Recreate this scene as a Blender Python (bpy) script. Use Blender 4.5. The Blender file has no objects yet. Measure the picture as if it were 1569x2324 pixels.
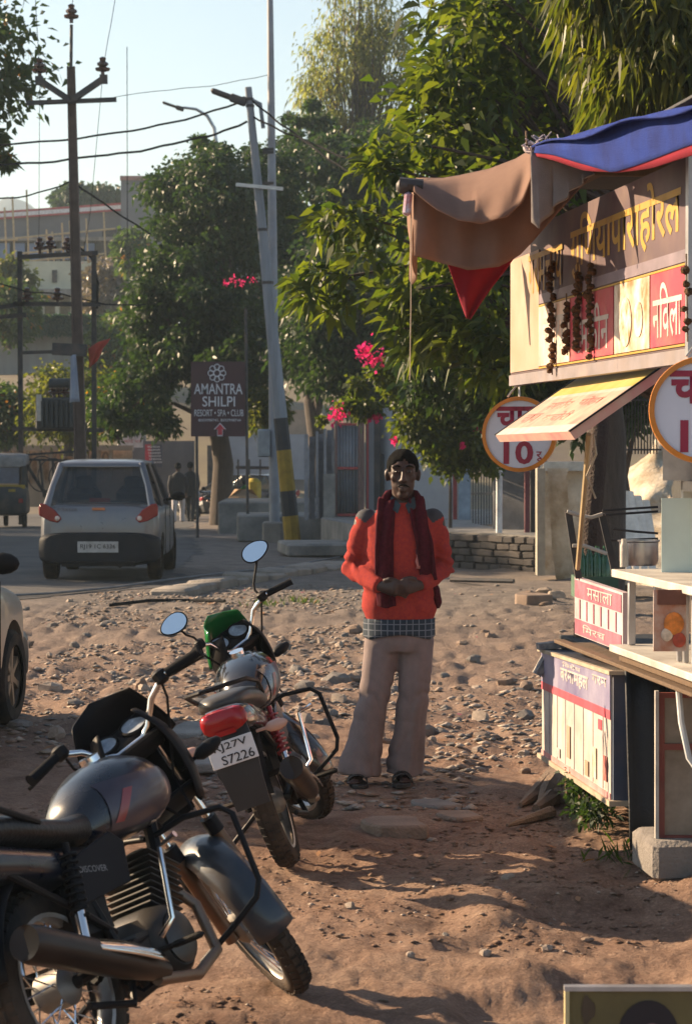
import bpy, bmesh, math, random
import numpy as np
from mathutils import Vector as V, Matrix as M, Euler
R = math.radians
random.seed(11); RNG = np.random.default_rng(5)
sc = bpy.context.scene
col = sc.collection
# ------------------------------------------------------------------ camera, sky, sun, exposure
F = 5557.0; CZ = 1.69; TILT = math.atan((1161.5-1010)/F)
cam_d = bpy.data.cameras.new('camera'); cam = bpy.data.objects.new('camera', cam_d); col.objects.link(cam)
cam.location = (0, 0, CZ); cam.rotation_euler = (math.pi/2-TILT, 0, 0)
cam_d.sensor_fit = 'HORIZONTAL'; cam_d.sensor_width = 24.0; cam_d.lens = F/1569*24
cam_d.clip_start = .1; cam_d.clip_end = 6000
cam_d.dof.use_dof = True; cam_d.dof.focus_distance = 12.0; cam_d.dof.aperture_fstop = 9.0
sc.camera = cam
SUN_EL = R(22.5); SUN_AZ = math.atan2(-.905, .425)      # direction to the sun, from +Y towards +X
TO_SUN = V((math.sin(SUN_AZ)*math.cos(SUN_EL), math.cos(SUN_AZ)*math.cos(SUN_EL), math.sin(SUN_EL)))
w = bpy.data.worlds.new('World'); sc.world = w; w.use_nodes = True
nt = w.node_tree; bg = nt.nodes['Background']
sky = nt.nodes.new('ShaderNodeTexSky'); sky.sky_type = 'NISHITA'; sky.sun_disc = False
sky.sun_elevation = SUN_EL; sky.sun_rotation = SUN_AZ; sky.dust_density = .7; sky.air_density = 1.0; sky.ozone_density = .5
nt.links.new(sky.outputs[0], bg.inputs[0]); bg.inputs[1].default_value = .060
sl = bpy.data.lights.new('sun', 'SUN'); so = bpy.data.objects.new('sun', sl); col.objects.link(so)
sl.energy = 5.0; sl.angle = R(.6); sl.color = (1, .74, .47)
so.rotation_euler = (-TO_SUN).to_track_quat('-Z', 'Y').to_euler(); so.location = (0, 0, 30)
sc.view_settings.view_transform = 'Standard'; sc.view_settings.look = 'None'
sc.view_settings.exposure = 1.58; sc.view_settings.gamma = 1.0; sc.view_settings.use_curve_mapping = False
sc.cycles.max_bounces = 8; sc.cycles.transparent_max_bounces = 12
# ------------------------------------------------------------------ helpers
CM = M.Rotation(math.pi/2-TILT, 3, 'X')
def P(u, v, Y):
    "world point at depth Y that stands at photograph position (u, v), used to measure the place"
    d = CM @ V(((u-784.5)/F, -(v-1161.5)/F, -1)); return V((0, 0, CZ)) + d*(Y/d.y)
def frac(a): return a-np.floor(a)
def vn(x, y, seed=0.0):
    xi = np.floor(x); yi = np.floor(y); fx = x-xi; fy = y-yi
    fx = fx*fx*(3-2*fx); fy = fy*fy*(3-2*fy)
    h = lambda a, b: frac(np.sin(a*127.1+b*311.7+seed*17.3)*43758.5453)
    return (h(xi, yi)*(1-fx)+h(xi+1, yi)*fx)*(1-fy)+(h(xi, yi+1)*(1-fx)+h(xi+1, yi+1)*fx)*fy
RY = [0, 15, 20, 23, 26.5, 28, 29.3, 32, 39, 52, 80, 140, 400]
RX = [-16, -9, -7, -5.5, -3.9, -2.9, -2.1, -2.2, -2.4, -3.2, -5, -10, -30]
def road_edge(y): return np.interp(y, RY, RX)+.25*(vn(np.asarray(y)*.7, np.asarray(y)*0+3, 4)-.5)
def sstep(a, b, x):
    t = np.clip((x-a)/(b-a), 0, 1); return t*t*(3-2*t)
def gz(x, y):
    x = np.asarray(x, float); y = np.asarray(y, float)
    z = -.9*sstep(34, 100, y)
    d = x-road_edge(y)                                # distance from the asphalt
    k = sstep(.1, 1.2, d)*(1-sstep(60, 90, y))
    z = z-.02*sstep(.0, .6, d)*(1-sstep(40, 60, y))
    z = z+k*(.05*(vn(x*.9, y*.6, 1)-.5)+.035*(vn(x*2.7, y*2.2, 2)-.5))
    f = k*(1-sstep(16, 40, y))
    z = z+f*(.026*(vn(x*8, y*7, 3)-.5)+.012*(vn(x*21, y*19, 5)-.5)+.009*(vn(x*55, y*50, 6)-.5))
    rub = sstep(11.5, 14, y)*(1-sstep(24, 30, y))*k     # rubble strewn band
    z = z+rub*.05*(np.abs(vn(x*5, y*3.5, 8)-.5)*2-.4)
    # washed out gully and bank in the near right corner
    g = sstep(.15, .45, x)*(1-sstep(9.0, 9.6, y))*sstep(5.5, 6.5, y)
    z = z+g*(.10*sstep(.35, .75, vn(x*2.4+1.7, y*1.9, 12))-.05)
    z = z+.07*sstep(1.0, 1.7, x)*(1-sstep(10, 14, y))
    return z
def g1(x, y): return float(gz(x, y))
class MB:
    "collects shapes; build() links them as one mesh object"
    def __init__(s): s.v = []; s.f = []; s.m = []; s.mi = 0; s.xf = None
    def add(s, vs, fs):
        o = len(s.v)
        s.v += [tuple(s.xf @ V(p)) if s.xf else tuple(p) for p in vs]
        for f in fs: s.f.append([i+o for i in f]); s.m.append(s.mi)
        return s
    def box(s, c, size, rot=None, taper=1.0, ch=0.0):
        a, b, h = size[0]/2, size[1]/2, size[2]/2
        m = Euler(rot).to_matrix() if rot else M.Identity(3)
        vs = []
        if ch <= 0:
            for z, t in ((-h, 1), (h, taper)):
                vs += [(-a*t, -b*t, z), (a*t, -b*t, z), (a*t, b*t, z), (-a*t, b*t, z)]
            fs = [(3, 2, 1, 0), (4, 5, 6, 7), (0, 1, 5, 4), (1, 2, 6, 5), (2, 3, 7, 6), (3, 0, 4, 7)]
        else:
            for z, i in ((-h, ch), (-h+ch, 0), (h-ch, 0), (h, ch)):
                A, B = a-i, b-i
                vs += [(-A+ch, -B, z), (A-ch, -B, z), (A, -B+ch, z), (A, B-ch, z), (A-ch, B, z), (-A+ch, B, z), (-A, B-ch, z), (-A, -B+ch, z)]
            fs = [tuple(range(7, -1, -1)), tuple(range(24, 32))]
            for k in range(3):
                for j in range(8): fs.append((k*8+j, k*8+(j+1) % 8, k*8+8+(j+1) % 8, k*8+8+j))
        c = V(c)
        return s.add([c+m @ V(p) for p in vs], fs)
    def tube(s, pts, r, n=8, caps=True, flat=None, closed=False):
        pts = [V(p) for p in pts]; k = len(pts)
        rs = [r]*k if not hasattr(r, '__len__') else r
        vs = []; up = None
        for i, p in enumerate(pts):
            if closed: t = pts[(i+1) % k]-pts[i-1]
            else: t = pts[min(i+1, k-1)]-pts[max(i-1, 0)]
            t = t.normalized() if t.length > 1e-9 else V((0, 0, 1))
            if up is None:
                up = V((0, 0, 1)) if abs(t.z) < .9 else V((0, 1, 0))
            a = t.cross(up)
            a = a.normalized() if a.length > 1e-6 else t.orthogonal().normalized()
            b = a.cross(t).normalized(); up = b
            fl = flat or (1, 1)
            for j in range(n):
                q = 2*math.pi*j/n
                vs.append(p+a*(math.cos(q)*rs[i]*fl[0])+b*(math.sin(q)*rs[i]*fl[1]))
        fs = []
        for i in range(k if closed else k-1):
            i2 = (i+1) % k
            for j in range(n): fs.append((i*n+j, i*n+(j+1) % n, i2*n+(j+1) % n, i2*n+j))
        if caps and not closed: fs += [tuple(range(n-1, -1, -1)), tuple(range((k-1)*n, k*n))]
        return s.add(vs, fs)
    def loft(s, secs, caps=True, closed=True):
        n = len(secs[0]); vs = [p for q in secs for p in q]; fs = []
        for i in range(len(secs)-1):
            for j in range(n if closed else n-1):
                fs.append((i*n+j, i*n+(j+1) % n, (i+1)*n+(j+1) % n, (i+1)*n+j))
        if caps: fs += [tuple(range(n-1, -1, -1)), tuple(range((len(secs)-1)*n, len(secs)*n))]
        return s.add(vs, fs)
    def lathe(s, prof, n=24, mat=None, caps=True):
        "profile of (radius, height) about local z"
        m = mat or M.Identity(4)
        secs = [[m @ V((r*math.cos(2*math.pi*j/n), r*math.sin(2*math.pi*j/n), h)) for j in range(n)] for r, h in prof]
        return s.loft(secs, caps)
    def ball(s, c, r, n=12, rot=None):
        r = (r, r, r) if not hasattr(r, '__len__') else r
        m = Euler(rot).to_matrix() if rot else M.Identity(3); c = V(c); vs = []; fs = []
        h = max(4, n//2)
        for i in range(h+1):
            a = math.pi*i/h
            for j in range(n):
                b = 2*math.pi*j/n
                vs.append(c+m @ V((r[0]*math.sin(a)*math.cos(b), r[1]*math.sin(a)*math.sin(b), r[2]*math.cos(a))))
        for i in range(h):
            for j in range(n): fs.append((i*n+j, (i+1)*n+j, (i+1)*n+(j+1) % n, i*n+(j+1) % n))
        return s.add(vs, fs)
    def prism(s, poly, p0, ax, ay, th):
        "outline poly of (a, b) on axes ax, ay from p0, thickened along their normal by th"
        p0, ax, ay = V(p0), V(ax), V(ay); nz = ax.cross(ay).normalized(); n = len(poly)
        lo = [p0+ax*a+ay*b for a, b in poly]; hi = [p+nz*th for p in lo]
        fs = [tuple(range(n-1, -1, -1)), tuple(range(n, 2*n))]+[(i, (i+1) % n, n+(i+1) % n, n+i) for i in range(n)]
        return s.add(lo+hi, fs)
    def grid(s, fn, nu, nv, th=0.0):
        vs = [V(fn(i/nu, j/nv)) for i in range(nu+1) for j in range(nv+1)]
        fs = [(i*(nv+1)+j, (i+1)*(nv+1)+j, (i+1)*(nv+1)+j+1, i*(nv+1)+j+1) for i in range(nu) for j in range(nv)]
        return s.add(vs, fs)
    def build(s, name, mats, parent=None, smooth=40, kind=None, mods=(), local=False):
        me = bpy.data.meshes.new(name)
        vs = s.v
        if parent is not None and not local:
            inv = FRAME.get(parent.name)
            if inv is not None: vs = [tuple(inv @ V(p)) for p in vs]
        me.from_pydata(vs, [], s.f)
        if not isinstance(mats, (list, tuple)): mats = [mats]
        for m in mats: me.materials.append(m)
        if len(mats) > 1: me.polygons.foreach_set('material_index', s.m)
        fix(me, smooth)
        o = bpy.data.objects.new(name, me); col.objects.link(o)
        if parent is not None:
            o.parent = parent
            if parent.name in FRAME: FRAME[o.name] = FRAME[parent.name]
        if kind: o['kind'] = kind
        for k in mods:
            if k[0] == 'bevel':
                b = o.modifiers.new('bevel', 'BEVEL'); b.width = k[1]; b.segments = 2; b.limit_method = 'ANGLE'; b.angle_limit = R(35)
            elif k[0] == 'sub':
                b = o.modifiers.new('sub', 'SUBSURF'); b.levels = k[1]; b.render_levels = k[1]
            elif k[0] == 'solid':
                b = o.modifiers.new('solid', 'SOLIDIFY'); b.thickness = k[1]; b.offset = 0
        return o
FRAME = {}
def fix(me, smooth=40):
    bm = bmesh.new(); bm.from_mesh(me); bmesh.ops.recalc_face_normals(bm, faces=bm.faces); bm.to_mesh(me); bm.free()
    if smooth:
        me.polygons.foreach_set('use_smooth', [True]*len(me.polygons))
        if smooth < 180: me.set_sharp_from_angle(angle=R(smooth))
    me.update()
def tag(o, label, cat, group=None):
    o['label'] = label; o['category'] = cat
    if group: o['group'] = group
    return o
def thing(name, label, cat, loc=(0, 0, 0), rot=(0, 0, 0), group=None):
    o = bpy.data.objects.new(name, None); col.objects.link(o); o.empty_display_size = .1
    o.location = loc; o.rotation_euler = rot
    FRAME[o.name] = (M.Translation(V(loc)) @ Euler(rot).to_matrix().to_4x4()).inverted()
    return tag(o, label, cat, group)
def struct(o): o['kind'] = 'structure'; return o
def copy_tree(o, parent=None):
    c = o.copy(); col.objects.link(c); c.parent = parent
    for ch in list(o.children): copy_tree(ch, c)
    return c
def apply_mods(o):
    dg = bpy.context.evaluated_depsgraph_get(); me = bpy.data.meshes.new_from_object(o.evaluated_get(dg))
    old = o.data; o.modifiers.clear(); o.data = me; bpy.data.meshes.remove(old); return o
def np_mesh(name, verts, quads, mats, smooth=False, mi=None):
    me = bpy.data.meshes.new(name); k = quads.shape[1]
    me.vertices.add(len(verts)); me.vertices.foreach_set('co', np.ascontiguousarray(verts, np.float32).ravel())
    me.loops.add(quads.size); me.loops.foreach_set('vertex_index', np.ascontiguousarray(quads, np.int32).ravel())
    me.polygons.add(len(quads)); me.polygons.foreach_set('loop_start', np.arange(0, quads.size, k, dtype=np.int32))
    if smooth: me.polygons.foreach_set('use_smooth', np.ones(len(quads), bool))
    for m in (mats if isinstance(mats, (list, tuple)) else [mats]): me.materials.append(m)
    if mi is not None: me.polygons.foreach_set('material_index', mi.astype(np.int32))
    me.update(calc_edges=True); me.validate(); return me
# ------------------------------------------------------------------ materials
MAT = {}
def mat(name, c, rough=.6, metal=0.0, var=.22, scale=6.0, bump=0.0, bscale=70.0, c2=None, spec=.5, dust=0.0, coat=0.0, detail=6, stretch=None, trans=0.0, alpha=1.0, emit=0.0):
    if name in MAT: return MAT[name]
    m = bpy.data.materials.new(name); m.use_nodes = True; n = m.node_tree.nodes; l = m.node_tree.links
    b = n['Principled BSDF']
    tc = n.new('ShaderNodeTexCoord'); src = tc.outputs['Object']
    if stretch:
        mp = n.new('ShaderNodeMapping'); mp.inputs['Scale'].default_value = stretch; l.new(src, mp.inputs[0]); src = mp.outputs[0]
    tx = n.new('ShaderNodeTexNoise'); tx.inputs['Scale'].default_value = scale; tx.inputs['Detail'].default_value = detail; tx.inputs['Roughness'].default_value = .62
    l.new(src, tx.inputs['Vector'])
    mr = n.new('ShaderNodeMapRange'); mr.inputs[1].default_value = .33; mr.inputs[2].default_value = .67; l.new(tx.outputs[0], mr.inputs[0])
    mx = n.new('ShaderNodeMix'); mx.data_type = 'RGBA'; l.new(mr.outputs[0], mx.inputs[0])
    a = [x*(1-var) for x in c]; bb = list(c2) if c2 else [min(1, x*(1+var)) for x in c]
    mx.inputs[6].default_value = (*a, 1); mx.inputs[7].default_value = (*bb, 1)
    out = mx.outputs[2]
    if dust > 0:
        ge = n.new('ShaderNodeTexNoise'); ge.inputs['Scale'].default_value = 5; ge.inputs['Detail'].default_value = 8; l.new(tc.outputs['Object'], ge.inputs['Vector'])
        m2 = n.new('ShaderNodeMapRange'); m2.inputs[1].default_value = .42; m2.inputs[2].default_value = .75; m2.inputs[4].default_value = dust; l.new(ge.outputs[0], m2.inputs[0])
        d = n.new('ShaderNodeMix'); d.data_type = 'RGBA'; l.new(m2.outputs[0], d.inputs[0]); l.new(out, d.inputs[6]); d.inputs[7].default_value = (.30, .20, .13, 1); out = d.outputs[2]
    l.new(out, b.inputs['Base Color'])
    rr = n.new('ShaderNodeMapRange'); rr.inputs[3].default_value = max(.02, rough-.1); rr.inputs[4].default_value = min(1, rough+.1+dust*.25); l.new(tx.outputs[0], rr.inputs[0]); l.new(rr.outputs[0], b.inputs['Roughness'])
    b.inputs['Metallic'].default_value = metal; b.inputs['Specular IOR Level'].default_value = spec
    b.inputs['Coat Weight'].default_value = coat; b.inputs['Coat Roughness'].default_value = .060
    b.inputs['Transmission Weight'].default_value = trans; b.inputs['Alpha'].default_value = alpha
    if emit: b.inputs['Emission Color'].default_value = (*c, 1); b.inputs['Emission Strength'].default_value = emit
    if bump > 0:
        t2 = n.new('ShaderNodeTexNoise'); t2.inputs['Scale'].default_value = bscale; t2.inputs['Detail'].default_value = 5; l.new(src, t2.inputs['Vector'])
        bp = n.new('ShaderNodeBump'); bp.inputs['Strength'].default_value = min(1, bump); bp.inputs['Distance'].default_value = .02; l.new(t2.outputs[0], bp.inputs['Height']); l.new(bp.outputs[0], b.inputs['Normal'])
    MAT[name] = m; return m
def cloth(name, c, tr=.3, var=.15, c2=None, scale=5, bump=.3):
    "thin cloth or leaf: diffuse with light passing through"
    if name in MAT: return MAT[name]
    m = mat(name, c, .85, var=var, scale=scale, bump=bump, bscale=250, c2=c2, spec=.2)
    n = m.node_tree.nodes; l = m.node_tree.links; b = n['Principled BSDF']; o = n['Material Output']
    t = n.new('ShaderNodeBsdfTranslucent'); mx = n.new('ShaderNodeMixShader'); mx.inputs[0].default_value = tr
    l.new(b.inputs['Base Color'].links[0].from_socket, t.inputs[0]); l.new(b.outputs[0], mx.inputs[1]); l.new(t.outputs[0], mx.inputs[2]); l.new(mx.outputs[0], o.inputs[0])
    return m
def leafmat(name, c, c2, tr=.45, tcol=None, rough=.45, accent=None):
    if name in MAT: return MAT[name]
    m = bpy.data.materials.new(name); m.use_nodes = True; n = m.node_tree.nodes; l = m.node_tree.links
    b = n['Principled BSDF']; o = n['Material Output']; g = n.new('ShaderNodeNewGeometry')
    oi = n.new('ShaderNodeObjectInfo'); ad = n.new('ShaderNodeMath'); ad.operation = 'ADD'; l.new(g.outputs['Random Per Island'], ad.inputs[0]); l.new(oi.outputs['Random'], ad.inputs[1])
    fr = n.new('ShaderNodeMath'); fr.operation = 'FRACT'; l.new(ad.outputs[0], fr.inputs[0])
    cr = n.new('ShaderNodeValToRGB'); l.new(fr.outputs[0], cr.inputs[0])
    cr.color_ramp.elements[0].color = (*c, 1); cr.color_ramp.elements[1].color = (*c2, 1); cr.color_ramp.elements[1].position = .93
    if accent:
        cr.color_ramp.elements[-1].position = .955; e = cr.color_ramp.elements.new(.985); e.color = (*accent, 1)
    l.new(cr.outputs[0], b.inputs['Base Color']); b.inputs['Roughness'].default_value = rough; b.inputs['Specular IOR Level'].default_value = .4
    t = n.new('ShaderNodeBsdfTranslucent'); mm = n.new('ShaderNodeMix'); mm.data_type = 'RGBA'; mm.blend_type = 'MULTIPLY'; mm.inputs[0].default_value = 1
    l.new(cr.outputs[0], mm.inputs[6]); mm.inputs[7].default_value = (*(tcol or (1.9, 2.0, .9)), 1); l.new(mm.outputs[2], t.inputs[0])
    mx = n.new('ShaderNodeMixShader'); mx.inputs[0].default_value = tr; l.new(b.outputs[0], mx.inputs[1]); l.new(t.outputs[0], mx.inputs[2]); l.new(mx.outputs[0], o.inputs[0])
    MAT[name] = m; return m
def glass(name, c=(.8, .9, .9), rough=.03, alpha=.35):
    m = mat(name, c, rough, var=.02, alpha=alpha, spec=.6); return m
def txt(s, p0, right, up, w_, h_, m, parent, name='lettering', bold=0.0, fit=True, lift=.0015):
    "flat raised lettering set in the box w_ x h_ from its lower left corner p0"
    cu = bpy.data.curves.new(name, 'FONT'); cu.body = s; cu.size = 1; cu.extrude = .0; cu.offset = bold; cu.resolution_u = 3
    o = bpy.data.objects.new(name, cu); col.objects.link(o)
    dg = bpy.context.evaluated_depsgraph_get(); me = bpy.data.meshes.new_from_object(o.evaluated_get(dg))
    bpy.data.objects.remove(o); bpy.data.curves.remove(cu)
    k = len(me.vertices)
    co = np.zeros(k*3); me.vertices.foreach_get('co', co); co = co.reshape(-1, 3)
    if k == 0: return None
    lo = co.min(0); hi = co.max(0); sx = w_/max(1e-6, hi[0]-lo[0]); sy = h_/max(1e-6, hi[1]-lo[1])
    if not fit: sx = sy = min(sx, sy)
    right = V(right).normalized(); up = V(up).normalized(); nz = right.cross(up); p0 = V(p0)+nz*lift
    a = np.array(p0)[None]+np.outer((co[:, 0]-lo[0])*sx, np.array(right))+np.outer((co[:, 1]-lo[1])*sy, np.array(up))
    inv = FRAME.get(parent.name) if parent else None
    if inv is not None:
        A = np.array(inv); a = a@A[:3, :3].T+A[:3, 3]
    me.vertices.foreach_set('co', a.ravel().astype(np.float32)); me.materials.clear(); me.materials.append(m); me.update()
    o = bpy.data.objects.new(name, me); col.objects.link(o)
    if parent: o.parent = parent
    return o
STEEL = mat('steel', (.45, .45, .46), .35, .9, dust=.3)
MATTEBLACK = mat('matte_black', (.012, .012, .014), .9, spec=.1)
DARKSTEEL = mat('dark_painted_steel', (.035, .035, .04), .55, .2, dust=.25)
BLACKPL = mat('black_plastic', (.008, .008, .010), .5, dust=.03, spec=.12)
RUBBER = mat('rubber', (.014, .013, .013), .85, bump=.3, bscale=120, dust=.28, spec=.2)
CHROME = mat('chrome', (.75, .75, .76), .12, 1.0, var=.06, dust=.12)
CONCRETE = mat('concrete', (.22, .21, .20), .9, bump=.6, scale=3, c2=(.32, .30, .27), var=.3)
WOOD = mat('weathered_wood', (.13, .08, .045), .8, bump=.5, stretch=(8, 8, .8), scale=5)
# ------------------------------------------------------------------ ground, road
def dirt_material():
    m = bpy.data.materials.new('dirt'); m.use_nodes = True; n = m.node_tree.nodes; l = m.node_tree.links; b = n['Principled BSDF']
    tc = n.new('ShaderNodeTexCoord')
    def noise(s, d=8, r=.6):
        t = n.new('ShaderNodeTexNoise'); t.inputs['Scale'].default_value = s; t.inputs['Detail'].default_value = d; t.inputs['Roughness'].default_value = r; l.new(tc.outputs['Object'], t.inputs['Vector']); return t.outputs[0]
    def ramp(i, st):
        c = n.new('ShaderNodeValToRGB'); l.new(i, c.inputs[0]); e = c.color_ramp.elements
        while len(e) < len(st): e.new(.5)
        for k, (p, q) in enumerate(st): e[k].position = p; e[k].color = (*q, 1)
        return c.outputs[0]
    def mixc(f, a, c, t='MIX'):
        x = n.new('ShaderNodeMix'); x.data_type = 'RGBA'; x.blend_type = t
        if isinstance(f, float): x.inputs[0].default_value = f
        else: l.new(f, x.inputs[0])
        l.new(a, x.inputs[6]); l.new(c, x.inputs[7]); return x.outputs[2]
    big = ramp(noise(.8), [(.35, (.21, .115, .078)), (.5, (.36, .22, .15)), (.68, (.47, .325, .23))])
    mid = ramp(noise(7, 10, .7), [(.32, (.12, .075, .058)), (.52, (.31, .215, .165)), (.7, (.46, .34, .26))])
    c = mixc(.55, big, mid)
    # greyer, dustier dirt towards the road
    sx = n.new('ShaderNodeSeparateXYZ'); l.new(tc.outputs['Object'], sx.inputs[0])
    mr = n.new('ShaderNodeMapRange'); mr.inputs[1].default_value = 13; mr.inputs[2].default_value = 27; l.new(sx.outputs[1], mr.inputs[0])
    grey = ramp(noise(3, 9, .7), [(.3, (.14, .125, .115)), (.7, (.31, .265, .235))])
    c = mixc(mr.outputs[0], c, grey)
    vo = n.new('ShaderNodeTexVoronoi'); vo.inputs['Scale'].default_value = 38; vo.inputs['Randomness'].default_value = 1; l.new(tc.outputs['Object'], vo.inputs['Vector'])
    peb = ramp(vo.outputs['Distance'], [(.0, (1.35, 1.32, 1.3)), (.22, (1, 1, 1)), (.5, (.86, .85, .85))])
    c = mixc(.8, c, peb, 'MULTIPLY')
    fine = ramp(noise(90, 6, .7), [(.3, (.6, .59, .58)), (.7, (1.3, 1.3, 1.3))]); c = mixc(.8, c, fine, 'MULTIPLY')
    l.new(c, b.inputs['Base Color']); b.inputs['Roughness'].default_value = .95; b.inputs['Specular IOR Level'].default_value = .15
    bp = n.new('ShaderNodeBump'); bp.inputs['Strength'].default_value = 1.0; bp.inputs['Distance'].default_value = .035; l.new(noise(26, 10, .72), bp.inputs['Height']); l.new(bp.outputs[0], b.inputs['Normal'])
    return m
DIRT = dirt_material()
ys = [-80, -30, -10, -3, 0, 1.5, 2.6, 3.4]
y = 4.0
while y < 60: ys.append(y); y *= 1.0062
while y < 1500: ys.append(y); y *= 1.09
ys = np.array(ys)
s_in = np.linspace(-1, 1, 331); s_out = np.array([.15, .5, 1.2, 3, 7, 16, 40, 110, 300, 700, 1400])
ss = np.concatenate([-1-s_out[::-1], s_in, 1+s_out])
YY, SS = np.meshgrid(ys, ss, indexing='ij')
XX = np.clip(SS, -1, 1)*(np.maximum(YY, 3)*.165+.7)+np.sign(SS)*np.maximum(0, np.abs(SS)-1)
ZZ = gz(XX, YY)
nv, nu = XX.shape[1], XX.shape[0]
idx = np.arange(nu*nv).reshape(nu, nv)
q = np.stack([idx[:-1, :-1], idx[:-1, 1:], idx[1:, 1:], idx[1:, :-1]], -1).reshape(-1, 4)
gm = np_mesh('ground', np.stack([XX, YY, ZZ], -1).reshape(-1, 3), q, DIRT, smooth=True)
struct(bpy.data.objects.new('ground', gm)); col.objects.link(bpy.data.objects['ground'])
ASPH = mat('asphalt', (.05, .052, .058), .92, var=.3, scale=1.3, c2=(.095, .09, .09), bump=.6, bscale=60)
b = MB(); yy = 10.0; prev = None
while yy < 170:
    z = g1(-30, yy)+.006; row = [(-30 if yy < 60 else -34, yy, z), (float(road_edge(yy))-3.2, yy, z+.03), (float(road_edge(yy))-.02+.12*random.uniform(-1, 1), yy, z)]
    if prev: b.add(prev+row, [(0, 1, 4, 3), (1, 2, 5, 4)])
    prev = row; yy += .35 if yy < 60 else 2
struct(b.build('road', ASPH))
# ------------------------------------------------------------------ loose stones
STONE = [mat('stone_pale', (.36, .29, .235), .9, bump=.5), mat('stone_brown', (.23, .165, .125), .9, bump=.5), mat('stone_grey', (.19, .17, .155), .9, bump=.5)]
def rock_mesh(name, m, flat=.6, n=7, seed=0):
    r = random.Random(seed); b = MB(); vs = []
    for k, (z, s) in enumerate(((-.5, .75), (-.1, 1.0), (.28, .85), (.5, .45))):
        for j in range(n):
            a = 2*math.pi*j/n+r.uniform(-.25, .25); q = s*r.uniform(.72, 1.15)
            vs.append((math.cos(a)*q*.5, math.sin(a)*q*.5, (z+r.uniform(-.1, .1))*flat))
    fs = [tuple(range(n-1, -1, -1)), tuple(range(3*n, 4*n))]+[(i*n+j, i*n+(j+1) % n, i*n+n+(j+1) % n, i*n+n+j) for i in range(3) for j in range(n)]
    b.add(vs, fs); me = bpy.data.meshes.new(name); me.from_pydata(b.v, [], b.f); me.materials.append(m); fix(me, 28); return me
ROCKS = [rock_mesh('stone', STONE[i % 3], .35+.12*(i % 4), 6+i % 3, i) for i in range(9)]
def place_rock(x, y, s, name='stone', me=None, lab=None, grp=None, sink=.3, rz=None):
    me = me or random.choice(ROCKS); o = bpy.data.objects.new(name, me); col.objects.link(o)
    sx, sy = s*random.uniform(.7, 1.3), s*random.uniform(.7, 1.2); sz = s*random.uniform(.7, 1.1)
    o.scale = (sx, sy, sz); o.rotation_euler = (random.uniform(-.25, .25), random.uniform(-.25, .25), random.uniform(0, 6.3) if rz is None else rz)
    o.location = (x, y, g1(x, y)+sz*(.5-sink)*.5)
    tag(o, lab, 'stone', grp); return o
def blocked(x, y):
    return (x > .95 and y < 13) or (abs(x+.1) < .25 and abs(y-12.3) < .3)
cnt = 0
while cnt < 210:
    u = random.uniform(20, 1290); v = random.betavariate(1.6, 2.2)*(1760-1330)+1330
    p = P(u, v, 10); d = p-V((0, 0, CZ)); t = -CZ/d.z; x, y = d.x*t, d.y*t
    if blocked(x, y) or x < road_edge(y)+.15: continue
    if (u < 500 and random.random() < .6) or (x > .3 and y > 18.5 and random.random() < .8): continue
    place_rock(x, y, random.choice((.05, .06, .07, .08, .1, .12, .15)), lab='loose broken stone lying in the rubble behind the motorcycles', grp='loose rubble stones'); cnt += 1
for u, v, s in ((795, 2045, .055), (640, 2390, .05), (1100, 2130, .05), (930, 2160, .04), (1150, 1990, .05), (560, 2100, .05), (980, 1880, .06), (770, 2120, .03), (1240, 2120, .05), (1330, 2090, .05), (870, 2250, .035), (1010, 2100, .03), (700, 2010, .03)):
    p = P(u, v, 10); d = p-V((0, 0, CZ)); t = -CZ/d.z
    place_rock(d.x*t, d.y*t, s, lab='small stone on the bare dirt in the foreground', grp='foreground pebbles')
def scatter_gravel(n, fn, smin, smax, name, label, m):
    "tiny stones nobody could count: one object"
    oct_v = np.array([(1, 0, 0), (0, 1, 0), (-1, 0, 0), (0, -1, 0), (0, 0, .8), (0, 0, -.6)]); oct_f = np.array([(0, 1, 4), (1, 2, 4), (2, 3, 4), (3, 0, 4), (1, 0, 5), (2, 1, 5), (3, 2, 5), (0, 3, 5)])
    xy = fn(n); n = len(xy); s = smin+(smax-smin)*RNG.random(n)**2.5; a = RNG.random(n)*6.3
    vv = oct_v[None]*(1+.5*(RNG.random((n, 6, 1))-.5))*s[:, None, None]*np.stack([.7+.6*RNG.random(n), .7+.6*RNG.random(n), .25+.4*RNG.random(n)], -1)[:, None, :]
    ca, sa = np.cos(a)[:, None], np.sin(a)[:, None]
    X = vv[..., 0]*ca-vv[..., 1]*sa+xy[:, :1]; Y_ = vv[..., 0]*sa+vv[..., 1]*ca+xy[:, 1:]
    Z = vv[..., 2]+gz(xy[:, 0], xy[:, 1])[:, None]+s[:, None]*.15
    ff = (oct_f[None]+np.arange(n)[:, None, None]*6).reshape(-1, 3)
    me = np_mesh(name, np.stack([X, Y_, Z], -1).reshape(-1, 3), ff, m, mi=np.repeat(RNG.integers(0, len(m), n), 8)); o = bpy.data.objects.new(name, me); col.objects.link(o); o['kind'] = 'stuff'; o['label'] = label; o['category'] = 'gravel'
def g_rub(n):
    yy = 11.5+RNG.random(n)**1.3*18; xx = -2.9+RNG.random(n)*(5.2); m = (xx > road_edge(yy)+.1) & ~((xx > .95) & (yy < 13)) & ~((xx > .3) & (yy > 18.5) & (RNG.random(n) < .93)) & (vn(xx*1.1, yy*.5, 30) > .36); return np.stack([xx, yy], -1)[m]
def g_near(n):
    yy = 4.5+RNG.random(n)*7.5; xx = -2.2+RNG.random(n)*3.6; m = (vn(xx*1.4, yy*1.1, 31) > .45); return np.stack([xx, yy], -1)[m]
scatter_gravel(15000, g_rub, .008, .045, 'rubble_gravel', 'crushed stone and grit spread over the dirt verge', STONE)
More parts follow.
